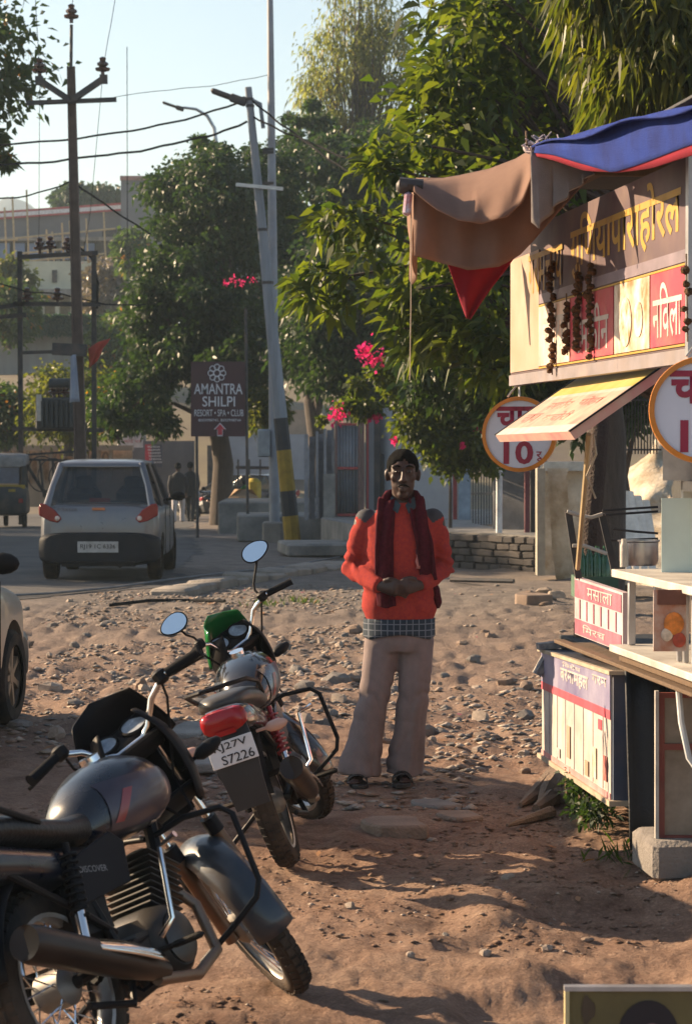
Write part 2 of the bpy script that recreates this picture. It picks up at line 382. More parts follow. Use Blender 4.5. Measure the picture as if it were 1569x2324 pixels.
scatter_gravel(7000, g_near, .005, .022, 'dirt_clods', 'crumbs and clods of earth over the foreground dirt', [DIRT])
scatter_gravel(3500, g_near, .004, .014, 'fine_gravel', 'fine grit scattered over the foreground dirt', [STONE[1], STONE[1], STONE[0]])
# fallen leaves and petals: uncountable litter
def litter(name, label, n, fn, s, m):
    xy = fn(n); n = len(xy); a = RNG.random(n)*6.3; ss_ = s*(.6+.8*RNG.random(n)); z = gz(xy[:, 0], xy[:, 1])+.014
    d = np.stack([np.cos(a), np.sin(a), .5*(RNG.random(n)-.3)], -1)*ss_[:, None]; e = np.stack([-np.sin(a), np.cos(a), .6*(RNG.random(n)-.5)], -1)*ss_[:, None]*.45
    c = np.stack([xy[:, 0], xy[:, 1], z], -1); vv = np.stack([c-d, c+e, c+d, c-e], 1).reshape(-1, 3)
    o = bpy.data.objects.new(name, np_mesh(name, vv, np.arange(4*n).reshape(-1, 4), m)); col.objects.link(o); o['kind'] = 'stuff'; o['label'] = label; o['category'] = 'litter'
litter('leaf_litter', 'dry brown leaves scattered over the rubble', 900, g_rub, .035, mat('dry_leaf', (.22, .11, .05), .8, var=.5, scale=2))
litter('foreground_litter', 'a few dry leaves and scraps on the foreground dirt', 260, g_near, .02, mat('dry_leaf', (.22, .11, .05), .8))
litter('fallen_petals', 'pink bougainvillea petals fallen on the rubble', 45, g_rub, .022, mat('petal', (.65, .03, .16), .6))
# distinct flat stones, planks and pieces lying about
def slab(name, label, cat, u, v, w_, d_, h_, rz, m, tilt=(0, 0), ch=.012):
    p = P(u, v, 10); d = p-V((0, 0, CZ)); t = -CZ/d.z; x, y = d.x*t, d.y*t; bb = MB()
    r = random.Random(u); poly = []
    for k in range(9):
        a = 2*math.pi*k/9; c, s = math.cos(a), math.sin(a); q = 1/max(abs(c), abs(s))*r.uniform(.82, 1)
        poly.append((c*q*w_/2, s*q*d_/2))
    bb.prism(poly, (0, 0, -h_*.3), (1, 0, 0), (0, 1, 0), h_)
    o = bb.build(name, m, mods=[('bevel', ch)]); o.location = (x, y, g1(x, y)+.005); o.rotation_euler = (tilt[0], tilt[1], rz); tag(o, label, cat); return o
slab('flat_stone', 'large flat brown stone slab on the dirt in front of the man', 'stone', 890, 1868, .30, .34, .07, .1, STONE[1])
slab('flat_stone', 'thin flat grey stone lying just behind the brown slab', 'stone', 985, 1815, .2, .3, .03, .5, STONE[2])
slab('flat_stone', 'low dark flat stone right of the brown slab', 'stone', 1040, 1842, .2, .26, .03, .3, STONE[1])
slab('stone_block', 'dark squared stone block on the sunlit dirt left of the stall', 'stone', 1207, 1368, .42, .5, .16, .15, STONE[1])
slab('paving_slab', 'pale cracked concrete slab between the two motorcycles', 'slab', 455, 1725, .33, .7, .05, .2, CONCRETE)
slab('paving_slab', 'tilted pale slab showing left of the rear number plate', 'slab', 430, 1660, .2, .4, .06, -.1, CONCRETE, (.1, .05))
LAB6 = ['dark hump of stone in the dirt left of the green visor', 'upright pale stone right of the trousers', 'smaller stone just right of the upright pale one', 'pale angular stone right of the shirt hem', 'broad pale stone left of the trousers', 'wide flat stone left of the sweater hem']
for u, v, sz in ((380, 1428, .25), (1090, 1620, .14), (1120, 1660, .1), (1080, 1552, .12), (765, 1535, .22), (800, 1432, .25)):
    p = P(u, v, 10); d = p-V((0, 0, CZ)); t = -CZ/d.z
    place_rock(d.x*t, d.y*t, sz, lab=LAB6.pop(0), grp='larger rubble stones')
b = MB(); p0, p1 = P(1022, 1325, 30), P(1165, 1341, 29.5)
b.tube([(p0.x, p0.y, .04), (p1.x, p1.y, .05)], .03, 6); tag(b.build('iron_bar', DARKSTEEL), 'dark straight bar lying on the dirt right of the man', 'bar')
# drain edging and pipe along the road
KERB = mat('kerb_concrete', (.26, .23, .20), .92, bump=.6, scale=4)
kerb = thing('drain_edging', 'broken line of low concrete edging between road and rubble', 'kerb', (-1.2, 30, 0))
A, B = V((-2.05, 27.9, 0)), V((-.1, 34.2, 0)); n = 11; dr = (B-A)/n
for i in range(n):
    b = MB(); c = A+dr*(i+.5); b.box((c.x, c.y, g1(c.x, c.y)+.01+random.uniform(-.03, .03)), (random.uniform(.35, .6), dr.length*.97, .15), (random.uniform(-.05, .05), random.uniform(-.09, .09), math.atan2(-dr.x, dr.y)+random.uniform(-.12, .12)), ch=.03); b.build('edging_stone', KERB, kerb)
b = MB(); pts = []
for u, v in ((20, 1357), (120, 1352), (260, 1338), (400, 1318), (520, 1300), (640, 1286), (770, 1262)):
    p = P(u, v, 10); d = p-V((0, 0, CZ)); t = -CZ/d.z; pts.append((d.x*t, d.y*t, g1(d.x*t, d.y*t)+.03))
b.tube(pts, .016, 6); tag(b.build('water_pipe', mat('grey_pipe', (.16, .16, .17), .6)), 'thin grey pipe running along the road edge', 'pipe')
b = MB(); pts = []
for u, v in ((250, 1372), (340, 1362), (430, 1360), (510, 1366)):
    p = P(u, v, 10); d = p-V((0, 0, CZ)); t = -CZ/d.z; pts.append((d.x*t, d.y*t, g1(d.x*t, d.y*t)+.03))
b.tube(pts, .02, 6); tag(b.build('cable', MATTEBLACK), 'black cable half buried in the verge near the pipe', 'cable')
# ------------------------------------------------------------------ raised concrete plinth, steps and stone wall
PL = mat('plinth_cement', (.17, .165, .16), .92, bump=.6, c2=(.29, .27, .245), scale=2, var=.3)
plinth = struct(MB().prism([(2.6, 33.2), (1.1, 35.3), (.15, 37.8), (-.4, 41), (-.5, 47), (6, 47), (6, 33.5)], (0, 0, -.3), (1, 0, 0), (0, 1, 0), .76).build('plinth', PL))
def stones_on(a, c, z0, z1, parent, rows, w_, m, name='stone', th=.1):
    a, c = V(a), V(c); d = (c-a); L = d.length; d.normalize(); ang = math.atan2(d.y, d.x); h = (z1-z0)/rows
    for r in range(rows):
        t = -random.random()*w_*.5
        while t < L:
            ww = w_*random.uniform(.6, 1.4); e = min(L, t+ww); s = max(0, t)
            if e-s > .05:
                cc = a+d*((s+e)/2); bb = MB(); bb.box((cc.x, cc.y, z0+h*(r+.5)), ((e-s)*.985, th*random.uniform(.6, 1.6), h*random.uniform(.93, .99)), (random.uniform(-.05, .05), random.uniform(-.06, .06), ang+random.uniform(-.05, .05)), ch=.015); bb.build(name, random.choice(m), parent)
            t += ww
WS = [mat('wall_stone_%d' % i, c, .92, bump=.6) for i, c in enumerate(((.06, .052, .05), (.045, .04, .04), (.08, .068, .063)))]
stones_on((2.58, 33.15, 0), (1.1, 35.25, 0), -.05, .44, plinth, 5, .26, WS)
stones_on((1.08, 35.25, 0), (.16, 37.75, 0), -.05, .44, plinth, 5, .3, WS)
def solid(name, label, cat, c, s, m, rz=0, ch=.03):
    b = MB(); b.box((0, 0, s[2]/2), s, ch=ch); o = b.build(name, m); o.location = c; o.rotation_euler = (0, 0, rz); return tag(o, label, cat)
solid('culvert_slab', 'pale concrete culvert slab at the foot of the striped pole', 'slab', (-.25, 38.3, -.02), (1.5, 1.7, .2), PL, .12)
solid('concrete_step', 'wide concrete step behind the leaning pole', 'step', (-1.15, 46.2, -.1), (1.8, 2.0, .5), PL, .05)
solid('concrete_platform', 'sunlit low concrete platform beyond the step', 'platform', (-1.5, 52.5, -.2), (2.3, 3.6, .72), PL)
solid('pole_footing', 'dark concrete footing block around the steel pole', 'footing', (-1.32, 44.0, -.1), (.36, .4, .42), KERB)
# ------------------------------------------------------------------ fence line and gate on the plinth (Y about 42)
def panel(name, u0, u1, v0, v1, Y, m, parent, th=.05, Y1=None, mods=()):
    a, c = P(u0, v1, Y), P(u1, v1, Y1 or Y); t = P(u0, v0, Y); t2 = P(u1, v0, Y1 or Y); b = MB()
    dy = V((0, th, 0)); vs = [a, c, t2, t]; b.add([p for p in vs]+[p+dy for p in vs], [(0, 1, 2, 3), (7, 6, 5, 4), (0, 4, 5, 1), (1, 5, 6, 2), (2, 6, 7, 3), (3, 7, 4, 0)])
    return b.build(name, m, parent, mods=mods)
SHEET = mat('galvanised_sheet', (.26, .28, .32), .5, .3, dust=.35, scale=2)
STP = mat('stone_post', (.24, .24, .26), .85, bump=.4); WWALL = mat('whitewash', (.42, .44, .48), .9, bump=.3, scale=2.5, c2=(.28, .29, .32))
REDP = mat('faded_red_paint', (.34, .06, .06), .7)
fen = thing('stone_slab_fence', 'row of upright grey stone slabs left of the gate', 'fence', P(725, 1172, 42))
for u0, u1, v0, v1, yo in ((690, 699, 985, 1180, 0), (701, 714, 990, 1178, .2), (716, 722, 978, 1176, 0), (723, 733, 984, 1176, .3), (734, 740, 972, 1174, -.1), (741, 752, 975, 1172, .2), (752, 758, 968, 1172, -.1)):
    panel('stone_slab', u0, u1, v0, v1, 42+yo, STP, fen, .16)
panel('cement_patch', 733, 760, 1075, 1174, 41.7, CONCRETE, fen, .06)
gate = thing('corrugated_gate', 'corrugated grey metal gate leaf with rusty red frame', 'gate', P(790, 1172, 42))
a, c = P(761, 1172, 41.9), P(812, 1172, 41.9); top = P(765, 960, 41.9).z; n = 44
b = MB(); b.grid(lambda i, j: (a.x+(c.x-a.x)*i, a.y+.018*math.sin(i*n), a.z+(top-a.z)*j*(1-.02*i)), 90, 1); b.build('corrugated_sheet', SHEET, gate, 180, mods=[('solid', .006)])
for v in (962, 1062, 1168): panel('rail', 760, 815, v-3, v+3, 41.82, REDP, gate, .05)
for u in (762, 815, 823): panel('gate_post', u-3, u+3, 945, 1172, 41.8, mat('rusty_post', (.17, .10, .09), .8), gate, .08)
panel('dark_post', 848, 862, 930, 1174, 41.8, DARKSTEEL, gate, .1)
wl = thing('whitewashed_wall', 'peeling whitewashed compound wall with thin red stripes', 'wall', P(940, 1178, 41.5))
panel('wall_panel', 829, 848, 930, 1182, 41.9, WWALL, wl, .2); panel('wall_panel', 862, 1068, 925, 1186, 42, WWALL, wl, .25, 40.5)
panel('red_stripe', 831, 836, 932, 1180, 41.85, REDP, wl, .03); panel('red_stripe', 1027, 1036, 1035, 1184, 40.6, REDP, wl, .03)
panel('dark_crack', 864, 874, 1030, 1130, 41.93, DARKSTEEL, wl, .03); panel('blue_grey_door', 1040, 1066, 1060, 1184, 40.4, mat('bluegrey_door', (.22, .27, .33), .6), wl, .06)
gr = thing('iron_grille', 'dark iron bar grille at the right end of the whitewashed wall', 'grille', P(1092, 1195, 38))
for i in range(8): panel('bar', 1071+i*6.2, 1073.5+i*6.2, 1040, 1198, 38.6-i*.2, DARKSTEEL, gr, .03)
for v in (1050, 1120, 1192): panel('crossbar', 1069, 1118, v-2, v+2, 38.4, DARKSTEEL, gr, .03, 37)
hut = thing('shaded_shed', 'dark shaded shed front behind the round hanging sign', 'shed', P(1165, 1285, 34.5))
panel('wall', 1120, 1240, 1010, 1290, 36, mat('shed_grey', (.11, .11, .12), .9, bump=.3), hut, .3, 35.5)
b = MB(); b.tube([P(1131, 1292, 34.4), P(1132, 1060, 34.4)], .045, 8); b.build('white_pipe', mat('white_pipe', (.55, .57, .6), .5), hut)
panel('red_post', 1190, 1201, 1070, 1270, 34.5, mat('dull_red_post', (.16, .05, .06), .8), hut, .1); panel('dark_post', 1203, 1214, 1060, 1285, 34.6, DARKSTEEL, hut, .1)
b = MB(); b.loft([[P(1195+dx, v, 34.3+dy) for dx, dy in ((-w_, 0), (0, -.1), (w_, 0), (0, .1))] for v, w_ in ((1255, 5), (1272, 9), (1290, 12))]); b.build('cloth_bundle', mat('grey_cloth', (.45, .45, .48), .9), hut)
# old sunlit boundary wall behind the stall
OLDW = mat('old_plaster', (.40, .29, .17), .95, bump=.8, bscale=20, scale=2.2, c2=(.62, .56, .46), var=.3)
ow = thing('old_plaster_wall', 'crumbling sunlit plaster wall with pillar behind the stall', 'wall', P(1330, 1305, 30.5))
panel('pillar', 1218, 1236, 1062, 1306, 31, mat('pale_pillar', (.33, .30, .25), .9, bump=.3), ow, .3)
b = MB(); b.loft([[P(u0, v, 31.2), P(u1, v, 31.2), P(u1, v, 31.9), P(u0, v, 31.9)] for v, u0, u1 in ((1325, 1262, 1302), (1250, 1252, 1296), (1150, 1246, 1290), (1080, 1244, 1284), (1062, 1240, 1290))]); b.build('buttress', OLDW, ow)
panel('wall_panel', 1236, 1330, 1050, 1310, 32.5, OLDW, ow, .35); panel('coping', 1232, 1345, 1048, 1068, 32.2, mat('coping_white', (.55, .52, .46), .9, bump=.4), ow, .6)
b = MB(); r = random.Random(3)
def slope(i, j):
    u = 1335+200*i; v = 1330-300*j*(1-.15*math.sin(i*5)); p = P(u, v, 27+4*j); p.y += .5*(float(vn(i*7, j*6, 40))-.5); p.x += .2*(float(vn(i*9+4, j*8, 41))-.5); return p
b.grid(slope, 26, 26); b.build('earth_bank', OLDW, ow, 180)
for i in range(6):
    u = 1372+i*18; b = MB(); v0 = 1085+10*i; b.tube([P(u, v0, 26.5), P(u+6, v0+90, 26.3), P(u+14+i, v0+190, 26)], [.05, .09, .03], 6, flat=(1, .3)); b.build('white_paint_streak', mat('white_streak', (.75, .72, .66), .9), ow)
b = MB(); ir = thing('iron_railing', 'rusty iron railing under creepers above the old wall', 'railing', P(1435, 1010, 26))
for i in range(17): panel('bar', 1376+i*7, 1378.5+i*7, 880+8*math.sin(i), 1030, 25.5, DARKSTEEL, ir, .02)
panel('rail', 1372, 1500, 1018, 1022, 25.45, DARKSTEEL, ir, .03); panel('rail', 1372, 1500, 905, 909, 25.45, DARKSTEEL, ir, .03)
for k, (x, y, s) in enumerate(((2.05, 27.3, .3), (2.2, 26.6, .22), (1.95, 26.9, .18), (2.35, 27.2, .3), (2.1, 25.9, .15), (2.25, 27.8, .28))):
    place_rock(x, y, s*.8, lab='rock in the heap at the foot of the old pillar', grp='rock heap by the pillar')
# ------------------------------------------------------------------ poles, wires and background left
POLEM = mat('pole_concrete', (.21, .23, .26), .85, bump=.3, scale=3, stretch=(3, 3, .3)); RAILM = mat('rail_pole', (.10, .07, .06), .75, .3, scale=3, c2=(.16, .11, .09))
CERAM = mat('brown_ceramic', (.06, .025, .02), .25)
def insulator(b, p, s=1.0):
    b.lathe([(.03*s, 0), (.03*s, .06*s), (.11*s, .08*s), (.12*s, .12*s), (.05*s, .14*s), (.09*s, .17*s), (.09*s, .2*s), (.045*s, .23*s), (.055*s, .28*s), (.02*s, .3*s)], 12, M.Translation(p))
YP = 45.0; base = P(187, 1235, YP)
up = thing('utility_pole', 'tall brown steel power pole behind the silver car', 'utility pole', base)
topP = P(161, 150, YP)
def beam(b, a, c, w_, d_=None, up_=(0, 1, 0)):
    a, c = V(a), V(c); t = (c-a).normalized(); s = t.cross(V(up_)).normalized(); f = V(up_); d_ = d_ or w_
    b.loft([[p+s*w_/2-f*d_/2, p+s*w_/2+f*d_/2, p-s*w_/2+f*d_/2, p-s*w_/2-f*d_/2] for p in (a, c)])
b = MB(); s0 = [(-.1, 0), (.1, 0)]
for off, w_ in ((-.10, .035), (.10, .035), (0, .16)):
    d_ = .15 if abs(off) > .01 else .03
    a, c = base+V((off, 0, 0)), topP+V((off*.6, 0, 0)); b.loft([[a+V((-w_/2, -d_/2, 0)), a+V((w_/2, -d_/2, 0)), a+V((w_/2, d_/2, 0)), a+V((-w_/2, d_/2, 0))], [c+V((-w_*.35, -d_*.35, 0)), c+V((w_*.35, -d_*.35, 0)), c+V((w_*.35, d_*.35, 0)), c+V((-w_*.35, d_*.35, 0))]])
b.build('steel_post', RAILM, up)
b = MB(); beam(b, P(60, 233, YP-.1), P(264, 225, YP-.1), .08); b.build('crossarm', DARKSTEEL, up)
b = MB(); beam(b, P(161, 228, YP-.12), P(90, 181, YP-.12), .11); beam(b, P(161, 228, YP-.12), P(234, 178, YP-.12), .11); b.box(P(89, 182, YP-.12), (.14, .1, .16)); b.box(P(235, 179, YP-.12), (.14, .1, .16)); b.build('v_arm', DARKSTEEL, up)
b = MB(); b.tube([P(161, 155, YP), P(162, 55, YP)], .03, 6); b.build('spike', DARKSTEEL, up)
for u, v in ((90, 174), (233, 171), (162, 51)):
    b = MB(); insulator(b, P(u, v, YP-.12), 1.15); b.build('insulator', CERAM, up)
b = MB(); b.box(P(158, 793, YP-.25), (.62, .2, .22), (0, .05, 0)); b.build('junction_box', DARKSTEEL, up)
b = MB(); beam(b, P(45, 800, YP-.2), P(140, 797, YP-.2), .06); b.build('stub_arm', DARKSTEEL, up)
# cloth strips tied to it
def drape(name, label, cat, corners, m, nu=8, nv=10, amp=.03, parent=None):
    c = [V(p) for p in corners]; b = MB()
    b.grid(lambda i, j: (c[0]*(1-i)+c[1]*i)*(1-j)+(c[3]*(1-i)+c[2]*i)*j+V((0, amp*math.sin(i*9+j*3), amp*.4*math.sin(j*7+i*4))), nu, nv)
    o = b.build(name, m, parent, 180, mods=[('solid', .004)])
    return tag(o, label, cat) if label else o
drape('pennant', 'faded red pennant flying from the brown steel power pole', 'flag', [P(200, 790, YP-.1), P(250, 765, YP-.3), P(222, 815, YP-.3), P(203, 838, YP-.1)], cloth('faded_red_cloth', (.55, .10, .07), .35), amp=.05)
drape('cloth_banner', 'narrow white cloth banner hanging on the brown power pole', 'banner', [P(160, 808, YP-.4), P(172, 803, YP-.4), P(181, 910, YP-.4), P(158, 914, YP-.4)], cloth('white_blue_cloth', (.55, .6, .68), .25, c2=(.30, .36, .5), scale=2.2), amp=.02)
# transformer structure
YT = 58.0
tr = thing('transformer_stand', 'black twin pole transformer stand behind the power pole', 'transformer', P(130, 1185, YT))
for u0, u1 in ((45, 48), (213, 214)):
    b = MB(); beam(b, P(u0, 570, YT), P(u1, 1190, YT), .11); b.build('post', DARKSTEEL, tr)
for u0, u1, v0, v1 in ((42, 222, 583, 573), (30, 228, 689, 690), (28, 235, 972, 976), (38, 240, 1042, 1046), (38, 200, 1033, 1022), (-20, 60, 700, 688), (-20, 60, 720, 714)):
    b = MB(); beam(b, P(u0, v0, YT-.1), P(u1, v1, YT-.1), .10 if v0 < 980 else .05); b.build('cross_beam', DARKSTEEL, tr)
TG = mat('transformer_grey', (.035, .04, .045), .5)
b = MB(); b.box(P(130, 938, YT), (.95, .7, .75), ch=.03); tank = b.build('tank', TG, tr)
for i in range(7):
    b = MB(); b.box(P(96+i*11, 938, YT-.42), (.05, .12, .6)); b.build('cooling_fin', TG, tank)
b = MB(); b.tube([P(112, 870, YT), P(158, 870, YT)], .13, 14); b.build('oil_conservator', TG, tr)
for u in (122, 134, 147):
    b = MB(); insulator(b, P(u, 902, YT), 1.2); b.build('bushing', CERAM, tr)
for u, v in ((62, 689), (90, 575), (130, 689), (114, 573), (153, 575)):
    b = MB(); insulator(b, P(u, v, YT-.1), 1.3); b.build('insulator', CERAM, tr)
b = MB(); b.box(P(90, 925, YT-.3), (.12, .3, .62)); b.build('radiator_pipe', STEEL, tr)
for k in range(5):
    b = MB(); beam(b, P(60+k*30, 1045, YT-.1), P(62+k*30+8*(k % 2), 1128, YT-.1), .05); b.build('fence_stake', DARKSTEEL, tr)
for k in range(3):
    b = MB(); c = P(95+k*25, 1075+5*k, YT-.3); b.tube([c+V((math.cos(t)*.35, .03*math.sin(2*t), math.sin(t)*.42)) for t in [x*2*math.pi/18 for x in range(19)]], .015, 5); b.build('cable_loop', DARKSTEEL, tr)
b = MB(); beam(b, P(52, 1040, YT-.1), P(120, 1150, YT-.1), .07); b.build('brace', DARKSTEEL, tr)
b = MB(); b.tube([P(150, 575, YT), P(180, 560, YT), P(208, 585, YT), P(222, 640, YT), P(220, 700, YT)], .03, 5); b.build('cable_bend', BLACKPL, tr)
# leaning striped concrete street light pole
YL = 43.2
lp = thing('street_light', 'leaning concrete street light with yellow and black painted base', 'street light', P(663, 1228, YL))
b = MB(); A, T = P(664, 1232, YL), P(563, 197, YL)
pts = [A.lerp(T, t) for t in (0, .0, .2, .5, 1)]; rs = [.135-.07*t for t in (0, .0, .2, .5, 1)]
def seg(t0, t1, m, nm, grow=0.0):
    b = MB(); b.tube([A.lerp(T, t0), A.lerp(T, t1)], [.145-.085*t0+grow, .145-.085*t1+grow], 8); b.build(nm, m, lp, 20)
YEL = mat('yellow_band', (.30, .19, .02), .8, bump=.2); BLK = mat('black_band', (.03, .03, .035), .8, bump=.2)
seg(0, .06, YEL, 'yellow_band', .003); seg(.06, .115, BLK, 'black_band', .003); seg(.115, .205, YEL, 'yellow_band', .003); seg(.205, .275, BLK, 'black_band', .003)
for s in ((.275, 1.0),): seg(*s, POLEM, 'shaft')
b = MB(); b.tube([P(565, 225, YL), P(550, 222, YL)], .04, 6); b.box(P(540, 226, YL-.02), (.3, .16, .14), (0, .35, 0), ch=.02); b.box(P(512, 216, YL), (.55, .2, .09), (0, .35, 0), ch=.03); b.build('lamp_head', DARKSTEEL, lp)
b = MB(); b.tube([P(563, 222, YL), P(590, 235, YL), P(597, 290, YL)], .04, 6); b.build('conduit', POLEM, lp)
b = MB(); beam(b, P(535, 418, YL-.1), P(642, 428, YL-.1), .06); b.build('crossarm', STEEL, lp)
for v in (225, 240, 520, 640):
    t = (1232-v)/(1232-197); c = A.lerp(T, t); b = MB(); b.tube([c+V((0, 0, -.02)), c+V((0, 0, .03))], .158-.085*t, 8); b.build('band_clamp', DARKSTEEL, lp)
YS = 44.0
sp = thing('steel_pole', 'tall straight grey tubular pole running out of the top', 'pole', P(622, 1222, YS))
b = MB(); b.tube([P(623, 1225, YS), P(621, 950, YS), P(618, 560, YS), P(612, -60, YS)], [.095, .092, .082, .05], 12); b.build('shaft', mat('grey_pole', (.24, .26, .30), .55, .1, scale=2, dust=.2), sp)
b = MB(); b.box(P(598, 1005, YS-.12), (.22, .16, .5), ch=.02); b.build('meter_box', mat('meter_box', (.25, .27, .29), .6), sp)
for v in (338, 345, 415): b = MB(); b.box(P(608, v, YS-.05), (.2, .05, .05)); b.build('bracket', DARKSTEEL, sp)
YC = 68.0
cl = thing('curved_street_lamp', 'thin grey street lamp with a curved arm above the dark tree', 'street lamp', P(492, 1190, YC))
b = MB(); b.tube([P(493, 1200, YC), P(492, 600, YC), P(491, 330, YC), P(486, 290, YC), P(470, 262, YC), P(445, 247, YC), P(415, 243, YC)], [.09, .07, .055, .05, .045, .04, .035], 8); b.build('curved_arm_pole', STEEL, cl)
b = MB(); b.box(P(408, 245, YC), (.22, .16, .12), (0, .3, 0), ch=.02); b.box(P(388, 238, YC), (.5, .22, .06), (0, .33, 0), ch=.02); b.build('lamp_head', DARKSTEEL, cl)
def wire(label, pts, r=.012, sag=None):
    b = MB(); P3 = [V(p) for p in pts]; out = []
    for i in range(len(P3)-1):
        for k in range(8):
            t = k/8; p = P3[i].lerp(P3[i+1], t); p.z -= (sag or .0)*4*t*(1-t)+.012*math.sin(k*1.7+i); out.append(p)
    out.append(P3[-1]); b.tube(out, r, 5); tag(b.build('overhead_wire', MATTEBLACK), label, 'wire')
wire('upper overhead cable from the left edge to the leaning street light', [P(-30, 328, 46), P(300, 295, 45), P(548, 230, YL)], .02, .05)
wire('lower overhead cable from the left edge to the leaning street light', [P(-30, 372, 46), P(220, 352, 45), P(420, 318, 44), P(560, 275, YL)], .022, .05)
wire('thick cable falling right from the leaning pole into the trees', [P(570, 225, YL), P(680, 310, 42), P(800, 395, 40)], .018, .03)
wire('second cable falling right from the leaning pole', [P(572, 262, YL), P(700, 320, 42), P(830, 372, 40)], .018, .03)
wire('wire from the brown pole to the left edge', [P(161, 410, YP), P(-30, 450, 48)], .016, .1)
wire('stay wire falling right from the brown pole behind the tree', [P(163, 410, YP), P(340, 530, 50)], .018, .02)
wire('thin faint wire high between brown pole and steel pole', [P(60, 236, YP), P(350, 205, 44), P(612, 168, YS)], .006, .05)
wire('thin high wire leaving the top left insulator upwards', [P(90, 160, YP), P(78, -40, 41)], .006)
wire('thin high wire leaving the top right insulator upwards', [P(233, 158, YP), P(268, -40, 41)], .006)
wire('thin high wire leaving the topmost insulator upwards', [P(162, 36, YP), P(168, -40, 41)], .006)
wire('thin wire dropping from the left insulator to the transformer', [P(90, 180, YP), P(88, 560, YT)], .006)
wire('thin wire dropping from the right insulator to the transformer', [P(232, 180, YP), P(205, 480, 52), P(190, 570, YT)], .006)
wire('wire crossing low from the stub arm into the tree', [P(-30, 630, 50), P(140, 665, 50), P(330, 690, 52)], .016, .1)
wire('thin line between the tree tops and the building', [P(288, 105, 60), P(289, 540, 60)], .01)
# ------------------------------------------------------------------ resort signboard
YB = 46.0
sg = thing('roadside_signboard', 'maroon resort signboard with white lettering on two thin posts', 'signboard', P(500, 1215, YB))
panel('board', 433, 556, 820, 990, YB, mat('maroon_board', (.055, .016, .022), .5, scale=3), sg, .05)
for u0, u1, vt, vb in ((446, 448, 985, 1220), (557, 562, 700, 1206)):
    b = MB(); b.tube([P(u0, vt, YB+.06), P(u1, vb, YB+.02)], .028, 6); b.build('post', DARKSTEEL, sg)
WL = mat('white_lettering', (.62, .62, .66), .6, var=.08); 
def sign_txt(s, u0, u1, v0, v1, bold=0): txt(s, P(u0, v1, YB-.005), (1, 0, 0), (0, 0, 1), (u1-u0)/F*YB, (v1-v0)/F*YB, WL, sg, bold=bold)
sign_txt('AMANTRA', 440, 550, 870, 894, .006); sign_txt('SHILPI', 459, 533, 899, 922, .006); sign_txt('RESORT • SPA • CLUB', 441, 552, 929, 944); sign_txt('8003998741, 8003998744', 450, 546, 950, 957)
b = MB(); c0 = P(492, 846, YB-.008)
for k in range(9):
    rr = .052 if k else .06; cc = c0+(V((math.cos(k*math.pi/4), 0, math.sin(k*math.pi/4)))*.115 if k else V((0, 0, 0)))
    b.tube([cc+V((math.cos(t)*rr, 0, math.sin(t)*rr)) for t in [x*2*math.pi/14 for x in range(14)]], .009, 5, closed=True)
b.build('flower_emblem', WL, sg)
def arrow(s, m, dy):
    b = MB(); c = P(499, 974, YB+dy); k = s
    b.prism([(-.1*k, 0), (0, .11*k), (.1*k, 0), (.045*k, 0), (.045*k, -.11*k), (-.045*k, -.11*k), (-.045*k, 0)], c, (1, 0, 0), (0, 0, 1), .004); b.build('arrow', m, sg)
arrow(1.15, WL, -.006); arrow(.95, mat('arrow_red', (.5, .04, .06), .5), -.012)
# ------------------------------------------------------------------ hillside, buildings on it
HILL = mat('hillside_earth', (.16, .12, .09), .95, bump=.5, scale=.25, c2=(.20, .17, .10))
def hz(x, y):
    k = float(sstep(-2, -14, x)) if False else 1.0
    return -1+6.0*float(sstep(86, 116, y))+2.6*float(sstep(121.5, 126, y))+2.5*float(sstep(130, 175, y))+.6*(float(vn(x*.2, y*.2, 50))-.5)
b = MB(); b.grid(lambda i, j: (-70+110*i, 84+140*j, hz(-70+110*i, 84+140*j)), 40, 44); struct(b.build('hillside', HILL, smooth=180))
FARH = mat('far_hill', (.03, .05, .055), .95, scale=.01)
b = MB(); b.grid(lambda i, j: (-400+420*i, 900+500*j, -2+132*math.sin(math.pi*min(1, j*1.2))*(.42+.45*math.exp(-((i-.60)/.085)**2)-.25*float(sstep(.66, .8, i)))*(.96+.08*float(vn(i*30, j*9, 51)))), 60, 20); struct(b.build('distant_hill', FARH, smooth=180))
BW = mat('compound_wall_beige', (.34, .24, .17), .9, bump=.3, scale=1)
cw = thing('beige_boundary_wall', 'sunlit beige boundary wall with arched panels beyond the road', 'wall', P(200, 1140, 80))
panel('wall_panel', -60, 300, 1095, 1150, 80, BW, cw, .4)
for i in range(12):
    u = -50+i*27; panel('pier', u, u+7, 1012, 1098, 79.9, BW, cw, .4)
panel('coping', -60, 300, 1010, 1022, 79.8, BW, cw, .6)
for i in range(11):
    u = -40+i*27; b = MB(); c = P(u+10, 1060, 80.05); b.tube([c+V((math.cos(t)*.13, 0, math.sin(t)*.5)) for t in [x*2*math.pi/16 for x in range(16)]], .035, 5, closed=True); b.build('arch_tracery', BW, cw)
panel('back_panel', -60, 300, 1020, 1098, 80.6, mat('back_beige', (.46, .33, .23), .9), cw, .1)  # back panel in a lighter beige than the wall in front
gw = thing('grey_roadside_wall', 'plain grey wall beside the walking couple', 'wall', P(370, 1160, 84)); panel('wall_panel', 290, 440, 1000, 1160, 84, mat('grey_wall', (.11, .10, .105), .9, bump=.3, scale=1), gw, .4); panel('pale_top', 268, 330, 975, 1003, 84.5, CONCRETE, gw, .3)
ws = thing('small_white_board', 'small pale notice board with red lettering above the grey wall', 'signboard', P(297, 1160, 82)); panel('board', 272, 324, 982, 1015, 82, mat('pale_board', (.42, .40, .42), .7), ws, .06); b = MB(); b.tube([P(269, 1150, 82), P(269, 985, 82)], .04, 6); b.build('post', STEEL, ws)
